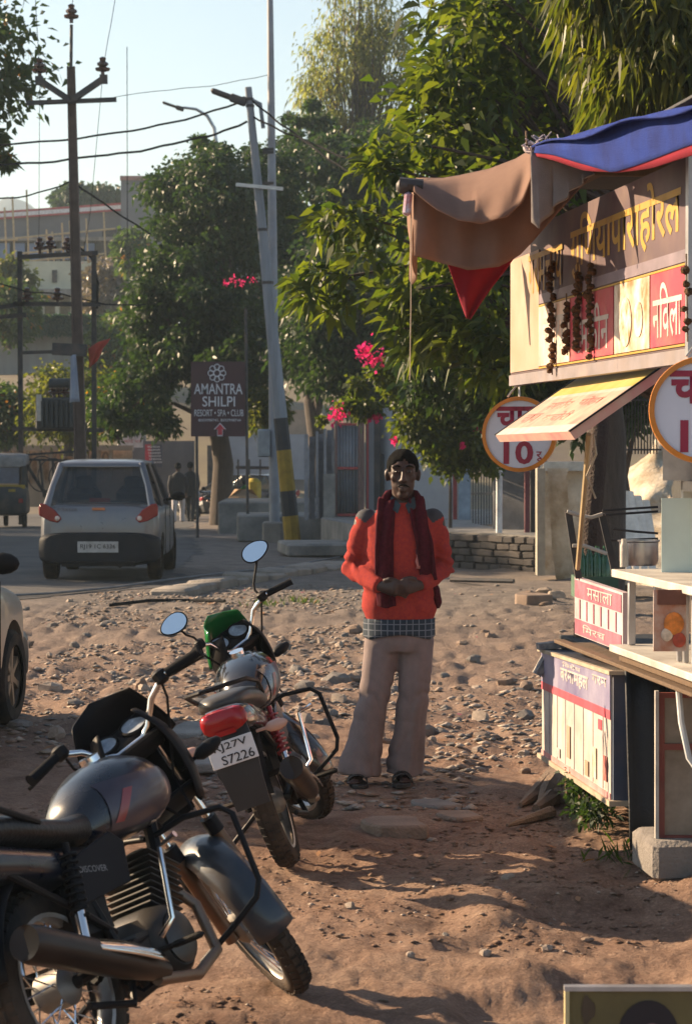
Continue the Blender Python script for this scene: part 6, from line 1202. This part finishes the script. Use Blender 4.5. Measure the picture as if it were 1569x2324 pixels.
# two people walking away
def walker(label, u, v, Y, top, trou, h, ph):
    p = P(u, v, Y); t = thing('person', label, 'person', p, (0, 0, R(-6))); k = h/1.7; b = MB()
    b.ball((0, 0, 1.59*k), (.082*k, .095*k, .115*k), 16); b.tube([(0, 0, 1.5*k), (0, 0, 1.4*k)], .055*k, 12); b.loft([ring(z*k, a*k, c*k, 0) for z, a, c in ((.80, .15, .1), (1.0, .14, .09), (1.25, .17, .1), (1.38, .14, .08), (1.43, .06, .05))])
    for s in (-1, 1):
        b.tube([(s*.17*k, 0, 1.34*k), (s*.22*k, s*ph*.06, 1.08*k), (s*.20*k, s*ph*.14+.04, .84*k)], [.05*k, .04*k, .028*k], 10); hand(b, (s*.20*k, s*ph*.14+.04, .84*k), (0, .1, -1), (s, 0, 0), (0, 1, 0), k, .5)
        b.tube([(s*.08*k, 0, .84*k), (s*.085*k, s*ph*.14+.03, .46*k), (s*.08*k, s*ph*.22-.02, .07*k)], [.085*k, .06*k, .04*k], 10); b.tube([(s*.08*k, s*ph*.22-.06, .04*k), (s*.08*k, s*ph*.22+.16, .035*k)], [.035*k, .032*k], 10)
    remesh(b, 'body', SKIN, t, .012, 2)
    b = MB(); b.ball((0, -.012, 1.615*k), (.092*k, .10*k, .108*k), 16); b.build('hair', HAIR, t, 180, **L)
    b = MB(); b.loft([ring(z*k, a*k, c*k, 0) for z, a, c in ((.72, .20, .15), (.9, .195, .145), (1.1, .19, .14), (1.3, .205, .135), (1.40, .14, .1), (1.45, .075, .07))])
    for s in (-1, 1): b.tube([(s*.17*k, 0, 1.34*k), (s*.23*k, s*ph*.06, 1.08*k), (s*.205*k, s*ph*.13+.035, .87*k)], [.08*k, .065*k, .05*k], 12)
    remesh(b, 'jacket', top, t, .014, 2, lambda co: .012*(vn(co[:, 0]*9+5, co[:, 2]*8, 80)-.5))
    b = MB(); b.loft([ring(z*k, a*k, c*k, 0) for z, a, c in ((.72, .16, .11), (.84, .165, .115), (.9, .15, .1))])
    for s in (-1, 1): b.tube([(s*.085*k, 0, .8*k), (s*.088*k, s*ph*.14+.03, .46*k), (s*.08*k, s*ph*.22-.02, .09*k)], [.1*k, .075*k, .062*k], 12)
    remesh(b, 'trousers', trou, t, .014, 2, lambda co: .012*(vn(co[:, 0]*12+5, co[:, 2]*9, 81)-.5))
    for s in (-1, 1): b = MB(); b.tube([(s*.08*k, s*ph*.22-.09, .045*k), (s*.08*k, s*ph*.22, .05*k), (s*.08*k, s*ph*.22+.17, .035*k)], [.036*k, .045*k, .03*k], 10, flat=(1, .9)); b.build('shoe', SND, t, 180, **L)
DJ = mat('dark_jacket', (.018, .017, .022), .85); walker('person walking away in dark jacket and pale trousers', 404, 1190, 70, DJ, mat('pale_trousers', (.42, .40, .42), .85), 1.76, 1.0)
walker('person in all dark clothes walking beside the pale trousered one', 432, 1184, 71.5, mat('black_jacket', (.012, .012, .015), .8), mat('black_trousers', (.02, .02, .024), .85), 1.74, -1.0)
# ------------------------------------------------------------------ trees and plants
BARK = mat('grey_bark', (.07, .055, .047), .95, bump=.9, bscale=30, stretch=(4, 4, .8))
def leaf_arrays(pos, d, L_, W_, droop=.25):
    n = len(pos); d = d/np.maximum(1e-6, np.linalg.norm(d, axis=1))[:, None]; r = RNG.normal(size=(n, 3)); s = np.cross(d, r); s /= np.maximum(1e-6, np.linalg.norm(s, axis=1))[:, None]
    l = L_*(.65+.7*RNG.random(n))[:, None]; w_ = W_*(.7+.6*RNG.random(n))[:, None]; z = np.zeros((n, 3)); z[:, 2] = -1
    mid = pos+d*l*.42; tip = pos+d*l+z*l*droop
    return np.stack([pos, mid+s*w_, tip, mid-s*w_], 1)
def clumps(ell, n, shell=.35):
    out = []; rad = []; vol = np.array([e[1][0]*e[1][1]*e[1][2] for e in ell]); vol = vol/vol.sum()
    for (c, r), k in zip(ell, np.maximum(1, (vol*n).astype(int))):
        v = RNG.normal(size=(k, 3)); v /= np.linalg.norm(v, axis=1)[:, None]; q = (shell+(1-shell)*RNG.random(k))**.6; out.append(np.array(c)+v*q[:, None]*np.array(r)); rad.append(np.full(k, min(r)))
    return np.concatenate(out), np.concatenate(rad)
def tree(name, label, base, tr_h, tr_r, ell, ncl, nleaf, L_, W_, m, cat='tree', clr=.22, droop=.25, dvec=None, limbs=26, group=None, cull=None, bark=None, lean=(0, 0), big=0):
    t = thing(name, label, cat, base, (0, 0, 0), group); base = V(base); c, rad = clumps(ell, ncl); rr = clr*rad
    if cull is not None: k = cull(c); c, rr = c[k], rr[k]
    i = RNG.integers(0, len(c), nleaf); off = RNG.normal(size=(nleaf, 3))*np.array([1, 1, .75])*rr[i][:, None]*.55; pos = c[i]+off
    d = off*.8/np.maximum(.02, np.linalg.norm(off, axis=1))[:, None]+RNG.normal(size=(nleaf, 3))*.6+np.array(dvec if dvec is not None else (0, 0, -.2))
    v = leaf_arrays(pos, d, L_, W_, droop)
    top = base+V((lean[0], lean[1], tr_h)); b = MB(); b.tube([base-V((0, 0, .2)), base.lerp(top, .35)+V((.1*tr_r*3, 0, 0)), base.lerp(top, .7)-V((.2*tr_r*3, 0, 0)), top], [tr_r*1.25, tr_r, tr_r*.85, tr_r*.65], 10)
    tk = b.build('trunk', bark or BARK, t)
    b = MB()
    for q in RNG.permutation(len(c))[:limbs]:
        e = V(c[q]); a = base.lerp(top, random.uniform(.55, 1.0)); mid = a.lerp(e, .5)+V((random.uniform(-.1, .1), random.uniform(-.1, .1), .12))*(e-a).length*.6; b.tube([a, mid, e], [tr_r*.38, tr_r*.2, tr_r*.05], 5)
    if limbs: b.build('limbs', bark or BARK, t)
    inv = np.array(FRAME[t.name])[:3, 3]
    if big:
        k = np.argsort(pos[:, 1]-.15*np.abs(pos[:, 2]-3))[:big]; keepm = np.ones(nleaf, bool); keepm[k] = False
        lm = bpy.data.meshes.new('leaf'); w2 = W_; lm.from_pydata([(0, 0, 0), (.3, w2/L_*.8, .03), (.62, w2/L_*.75, .0), (1, 0, -droop), (.62, -w2/L_*.75, .0), (.3, -w2/L_*.8, .03), (.35, 0, -.015), (.68, 0, -.05)], [], [(0, 1, 6), (1, 2, 7, 6), (2, 3, 7), (0, 6, 5), (6, 7, 4, 5), (7, 3, 4)]); lm.materials.append(m); lm.update()
        for q in k:
            o = bpy.data.objects.new('leaf', lm); col.objects.link(o); o.parent = t; dd = V(d[q]).normalized(); o.rotation_euler = (dd.to_track_quat('X', 'Z').to_matrix() @ M.Rotation(random.uniform(-1, 1), 3, 'X')).to_euler(); o.location = V(pos[q])+V(inv); s_ = L_*random.uniform(.8, 1.3); o.scale = (s_, s_, s_)
        v = v[keepm]
    n = len(v); o = bpy.data.objects.new('crown', np_mesh('crown', v.reshape(-1, 3)+inv, np.arange(4*n).reshape(-1, 4), m)); col.objects.link(o); o.parent = t; o['kind'] = 'stuff'
    return t
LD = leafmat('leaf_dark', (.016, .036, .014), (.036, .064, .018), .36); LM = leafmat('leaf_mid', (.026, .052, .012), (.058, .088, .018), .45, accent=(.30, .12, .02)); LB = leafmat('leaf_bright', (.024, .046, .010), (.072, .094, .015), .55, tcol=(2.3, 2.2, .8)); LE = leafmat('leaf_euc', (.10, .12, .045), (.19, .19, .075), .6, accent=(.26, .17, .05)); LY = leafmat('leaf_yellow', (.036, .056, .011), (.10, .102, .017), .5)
def E(u0, u1, v0, v1, Y, dy): 
    a, b_ = P(u0, v0, Y), P(u1, v1, Y); return ((a+b_)/2, ((b_.x-a.x)/2, dy, (a.z-b_.z)/2))
def T(u, v, Y): p = P(u, v, Y); return (p.x, p.y, g1(p.x, p.y) if Y < 84 else hz(p.x, p.y))
# shade trees to the left of the road, one reaching into the frame
tree('shade_tree', 'leafy tree reaching in at the upper left edge', (-9.6, 50, -.1), 6, .25, [((-9.2, 49, 9.3), (2.9, 2.8, 2.6)), E(-60, 70, 120, 330, 49, .9), E(-30, 118, 335, 435, 48.5, .5), ((-10.5, 50, 7), (2.6, 2.5, 1.6))], 150, 20000, .20, .055, LM, group='shade trees left of the road')
tree('shade_tree', 'broad shade tree standing left of the road opposite the silver car', (-17, 41.5, 0), 3.6, .3, [((-17, 41, 5.4), (5, 5.4, 2.2)), ((-14, 38.5, 4.8), (2.6, 2.8, 1.6))], 260, 42000, .26, .08, LD, clr=.28, group='shade trees left of the road')
tree('shade_tree', 'tall shade tree left of the road between its two neighbours', (-19.5, 51, -.1), 5, .3, [((-19, 50.5, 8.6), (4.6, 4.6, 3.4)), ((-15.6, 49.5, 8), (2.4, 2.6, 2))], 230, 34000, .26, .08, LD, clr=.28, group='shade trees left of the road')
tree('shade_tree', 'far shade tree left of the road beyond the auto rickshaw', (-19, 60, -.3), 5, .3, [((-18.5, 59, 8.5), (5.5, 5, 3.6)), ((-14.5, 57, 7), (3, 3, 2))], 190, 15000, .26, .08, LD, group='shade trees left of the road')
# big dark trees in the middle
tree('dark_tree', 'big dark green tree behind the resort signboard', T(500, 1180, 63), 4.5, .26, [E(330, 620, 340, 640, 64, 2.6), E(280, 560, 560, 860, 63, 2.4), E(420, 640, 640, 960, 62, 2.2), E(225, 420, 810, 1000, 62.5, 1.5), E(390, 560, 300, 420, 64, 1), E(500, 690, 330, 560, 66, 2), E(540, 720, 520, 760, 66, 2)], 480, 70000, .15, .045, LD)
tree('dark_tree', 'dense dark tree behind the poles', T(720, 1150, 72), 5, .28, [E(590, 860, 300, 620, 72, 3), E(600, 900, 500, 900, 71, 3), E(640, 760, 220, 420, 73, 1.6), E(740, 960, 260, 520, 71, 2.4)], 420, 60000, .17, .05, LD)
tree('dark_tree', 'dark tree closing the gap above the corrugated gate', T(860, 1150, 58), 4.5, .25, [E(640, 1000, 520, 940, 58, 2.4), E(860, 1100, 420, 800, 57, 2.2)], 260, 36000, .15, .045, LD)
tree('feathery_tree', 'tall feathery light green tree against the white sky', T(810, 1100, 84), 13, .16, [E(690, 870, 20, 220, 84, 1.2), E(670, 800, 130, 330, 84, 1.2), E(800, 960, 0, 260, 84, 1.4), E(730, 880, -140, 60, 84, 1.2), E(780, 940, 230, 400, 84, 1.4)], 520, 12500, .19, .028, LE, clr=.34, droop=.6, dvec=(0, 0, -.7), limbs=120)
# broad leaved tree behind the stall
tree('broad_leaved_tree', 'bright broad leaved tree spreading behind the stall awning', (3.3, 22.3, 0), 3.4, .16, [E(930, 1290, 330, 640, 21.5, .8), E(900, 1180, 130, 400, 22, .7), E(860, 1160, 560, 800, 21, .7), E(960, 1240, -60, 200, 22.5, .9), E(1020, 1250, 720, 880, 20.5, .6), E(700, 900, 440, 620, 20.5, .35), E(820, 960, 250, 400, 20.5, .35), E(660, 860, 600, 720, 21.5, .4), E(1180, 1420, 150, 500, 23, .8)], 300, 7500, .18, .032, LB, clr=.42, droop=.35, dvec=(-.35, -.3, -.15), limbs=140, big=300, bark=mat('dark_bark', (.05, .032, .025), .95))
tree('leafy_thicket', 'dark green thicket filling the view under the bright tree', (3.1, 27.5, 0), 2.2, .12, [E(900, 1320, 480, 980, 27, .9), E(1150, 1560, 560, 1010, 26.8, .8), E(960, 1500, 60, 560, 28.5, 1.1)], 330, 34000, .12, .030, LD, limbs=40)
tree('drooping_tree', 'tall tree with long drooping leaves above the blue tarpaulin', (3.0, 17.5, 0), 4.6, .14, [E(1290, 1480, -140, 180, 17, .6), E(1400, 1640, -100, 300, 17, .7), E(1250, 1420, -160, 60, 17.2, .5), E(1480, 1700, 60, 380, 17.5, .7), E(1330, 1460, 120, 300, 17, .4)], 190, 9000, .17, .019, LY, clr=.5, droop=.5, dvec=(0, 0, -1.1), limbs=60, big=150)
tree('dark_canopy_tree', 'dark canopy between bright tree and drooping tree at the top', (2.6, 25, 0), 5, .2, [E(1050, 1400, -150, 260, 25, 1.3), E(1250, 1650, -150, 330, 25.5, 1.2)], 240, 17000, .16, .04, LD, limbs=50)
# bougainvillea over the gate wall
tree('bougainvillea', 'bougainvillea with bright green leaves trailing over the gate wall', (1.55, 36.5, .4), 1.6, .025, [E(900, 1120, 840, 1040, 33.5, .5), E(760, 930, 860, 940, 33, .25), E(830, 1010, 800, 900, 33.3, .4), E(960, 1180, 860, 1080, 34, .5), E(690, 790, 930, 968, 33, .12)], 220, 15000, .085, .030, LB, cat='shrub', clr=.35, limbs=120)
PET = leafmat('petal_pink', (.55, .015, .12), (.75, .04, .22), .5, tcol=(1.3, 1.2, 1.2))
def blossoms(label, spots, parent_name):
    for u, v, Y, r_, n in spots:
        c = np.array(P(u, v, Y)); pos = c+RNG.normal(size=(n, 3))*r_*.5; vv = leaf_arrays(pos, RNG.normal(size=(n, 3)), .06, .03, .1)
        o = bpy.data.objects.new('flower_cluster', np_mesh('flower_cluster', vv.reshape(-1, 3), np.arange(4*n).reshape(-1, 4), PET)); col.objects.link(o); o['kind'] = 'stuff'; p = bpy.data.objects[parent_name]; o.parent = p; o.matrix_parent_inverse = M(FRAME[p.name])
blossoms('', [(832, 798, 32.9, .13, 70), (850, 814, 32.9, .13, 50), (765, 940, 32.8, .13, 70), (852, 946, 32.9, .06, 50), (1082, 918, 33.2, .04, 24), (1082, 974, 33.2, .04, 24), (895, 1000, 33, .03, 16), (1050, 1010, 33, .03, 14), (858, 820, 32.9, .05, 40)], 'bougainvillea')
blossoms('', [(512, 640, 59.5, .10, 16), (530, 636, 59.5, .12, 22), (548, 642, 59.5, .10, 16), (572, 634, 59.5, .08, 9)], 'dark_tree')
# smaller growth
def bush(label, u0, u1, v0, v1, Y, dy, n, L_, m, name='bush', ncl=60):
    e = E(u0, u1, v0, v1, Y, dy); b_ = P((u0+u1)/2, v1, Y); tree(name, label, tuple(b_), max(.1, e[1][2]), .04 if Y < 60 else .12, [e], ncl, n, L_, L_*.3, m, cat='bush', clr=.4, limbs=8)
bush('yellow green bush at the foot of the transformer', 60, 250, 830, 1020, 74, 1.2, 9000, .16, LY); bush('sunlit hillside shrub at the left edge below the building', -30, 70, 590, 730, 112, 2, 4000, .3, LY); bush('low green bush left of the transformer posts', -40, 60, 870, 1010, 76, 1.2, 5000, .17, LM); bush('light tree crown beside the grey tower block', 265, 335, 525, 620, 118, 1.5, 3000, .3, LM); bush('dark tree behind the building roof', 118, 280, 420, 475, 175, 3, 4000, .45, LD); bush('hillside bushes right of the retaining wall', 200, 330, 700, 900, 100, 2, 8000, .25, LM)
bush('bare brown thicket in front of the pavilion', 190, 290, 580, 740, 122, 1.5, 4000, .3, leafmat('dry_twig', (.12, .09, .08), (.2, .16, .14), .2), ncl=80); bush('yellowish bush under the resort signboard', 200, 330, 860, 980, 66, 1, 5000, .15, LM); bush('small light green growth right of the signboard', 560, 650, 880, 990, 60, .6, 2600, .14, LY); bush('leafy bush at the left edge beneath the retaining wall', -40, 80, 640, 780, 100, 1.5, 4000, .25, LM)
b = MB(); b.loft([[P(-60, v0, 117), P(250, v0, 119.5), P(250, v0, 121), P(-60, v0, 118.5)] for v0 in (756, 718)]); hg = b.build('hedge_core', mat('hedge_green', (.02, .05, .03), .95, bump=.8, bscale=6))
hgr = thing('clipped_hedge', 'long clipped green hedge on top of the retaining wall', 'hedge', P(90, 756, 118)); hg.parent = hgr; hg.matrix_parent_inverse = M(FRAME[hgr.name]); n = 9000
a = np.stack([RNG.random(n), RNG.random(n)], -1); p0, p1 = np.array(P(-60, 757, 116.9)), np.array(P(252, 757, 119.4)); hh = (P(0, 716, 117)-P(0, 757, 117)).z; pos = p0+(p1-p0)*a[:, :1]; pos[:, 2] += hh*a[:, 1]; vv = leaf_arrays(pos, RNG.normal(size=(n, 3))+np.array((0, -.6, .2)), .22, .07)
o = bpy.data.objects.new('hedge_leaves', np_mesh('hedge_leaves', vv.reshape(-1, 3), np.arange(4*n).reshape(-1, 4), leafmat('hedge_leaf', (.02, .06, .035), (.03, .085, .05), .3))); col.objects.link(o); o.parent = hgr; o.matrix_parent_inverse = M(FRAME[hgr.name]); o['kind'] = 'stuff'
tree('small_shrub', 'small green plant growing under the menu board', (1.10, 11.2, g1(1.10, 11.2)), .13, .01, [((1.10, 11.1, .10), (.12, .5, .10))], 26, 900, .035, .010, LD, cat='plant', clr=.5, limbs=14)
for u, v, lab in ((600, 1372, 'tuft of weeds beside the handlebar of the far motorcycle'), (690, 1362, 'small grass tuft in the rubble left of the man'), (1440, 1950, 'low grass patch at the foot of the stone block')):
    d = P(u, v, 10)-V((0, 0, CZ)); t_ = -CZ/d.z; x, y = d.x*t_, d.y*t_; n = 90; pos = np.stack([x+RNG.normal(size=n)*.10, y+RNG.normal(size=n)*.15], -1); z = gz(pos[:, 0], pos[:, 1]); vv = leaf_arrays(np.column_stack([pos, z]), RNG.normal(size=(n, 3))*.35+np.array((0, 0, .7)), .09, .006, .1)
    o = bpy.data.objects.new('grass_tuft', np_mesh('grass_tuft', vv.reshape(-1, 3), np.arange(4*n).reshape(-1, 4), LM)); col.objects.link(o); o['kind'] = 'stuff'; tag(o, lab, 'grass')
# ------------------------------------------------------------------ air
b = MB(); b.box((0, 680, 70), (3400, 1900, 146)); hzb = b.build('haze', [], smooth=0); hzb['kind'] = 'stuff'; hzb['label'] = 'thin bluish haze filling the air'; hzb['category'] = 'haze'
hm = bpy.data.materials.new('haze'); hm.use_nodes = True; hn = hm.node_tree.nodes; hn.remove(hn['Principled BSDF']); pv_ = hn.new('ShaderNodeVolumePrincipled'); pv_.inputs['Color'].default_value = (.66, .84, 1, 1); pv_.inputs['Density'].default_value = .00055; pv_.inputs['Anisotropy'].default_value = .3
hm.node_tree.links.new(pv_.outputs[0], hn['Material Output'].inputs['Volume']); hzb.data.materials.append(hm)
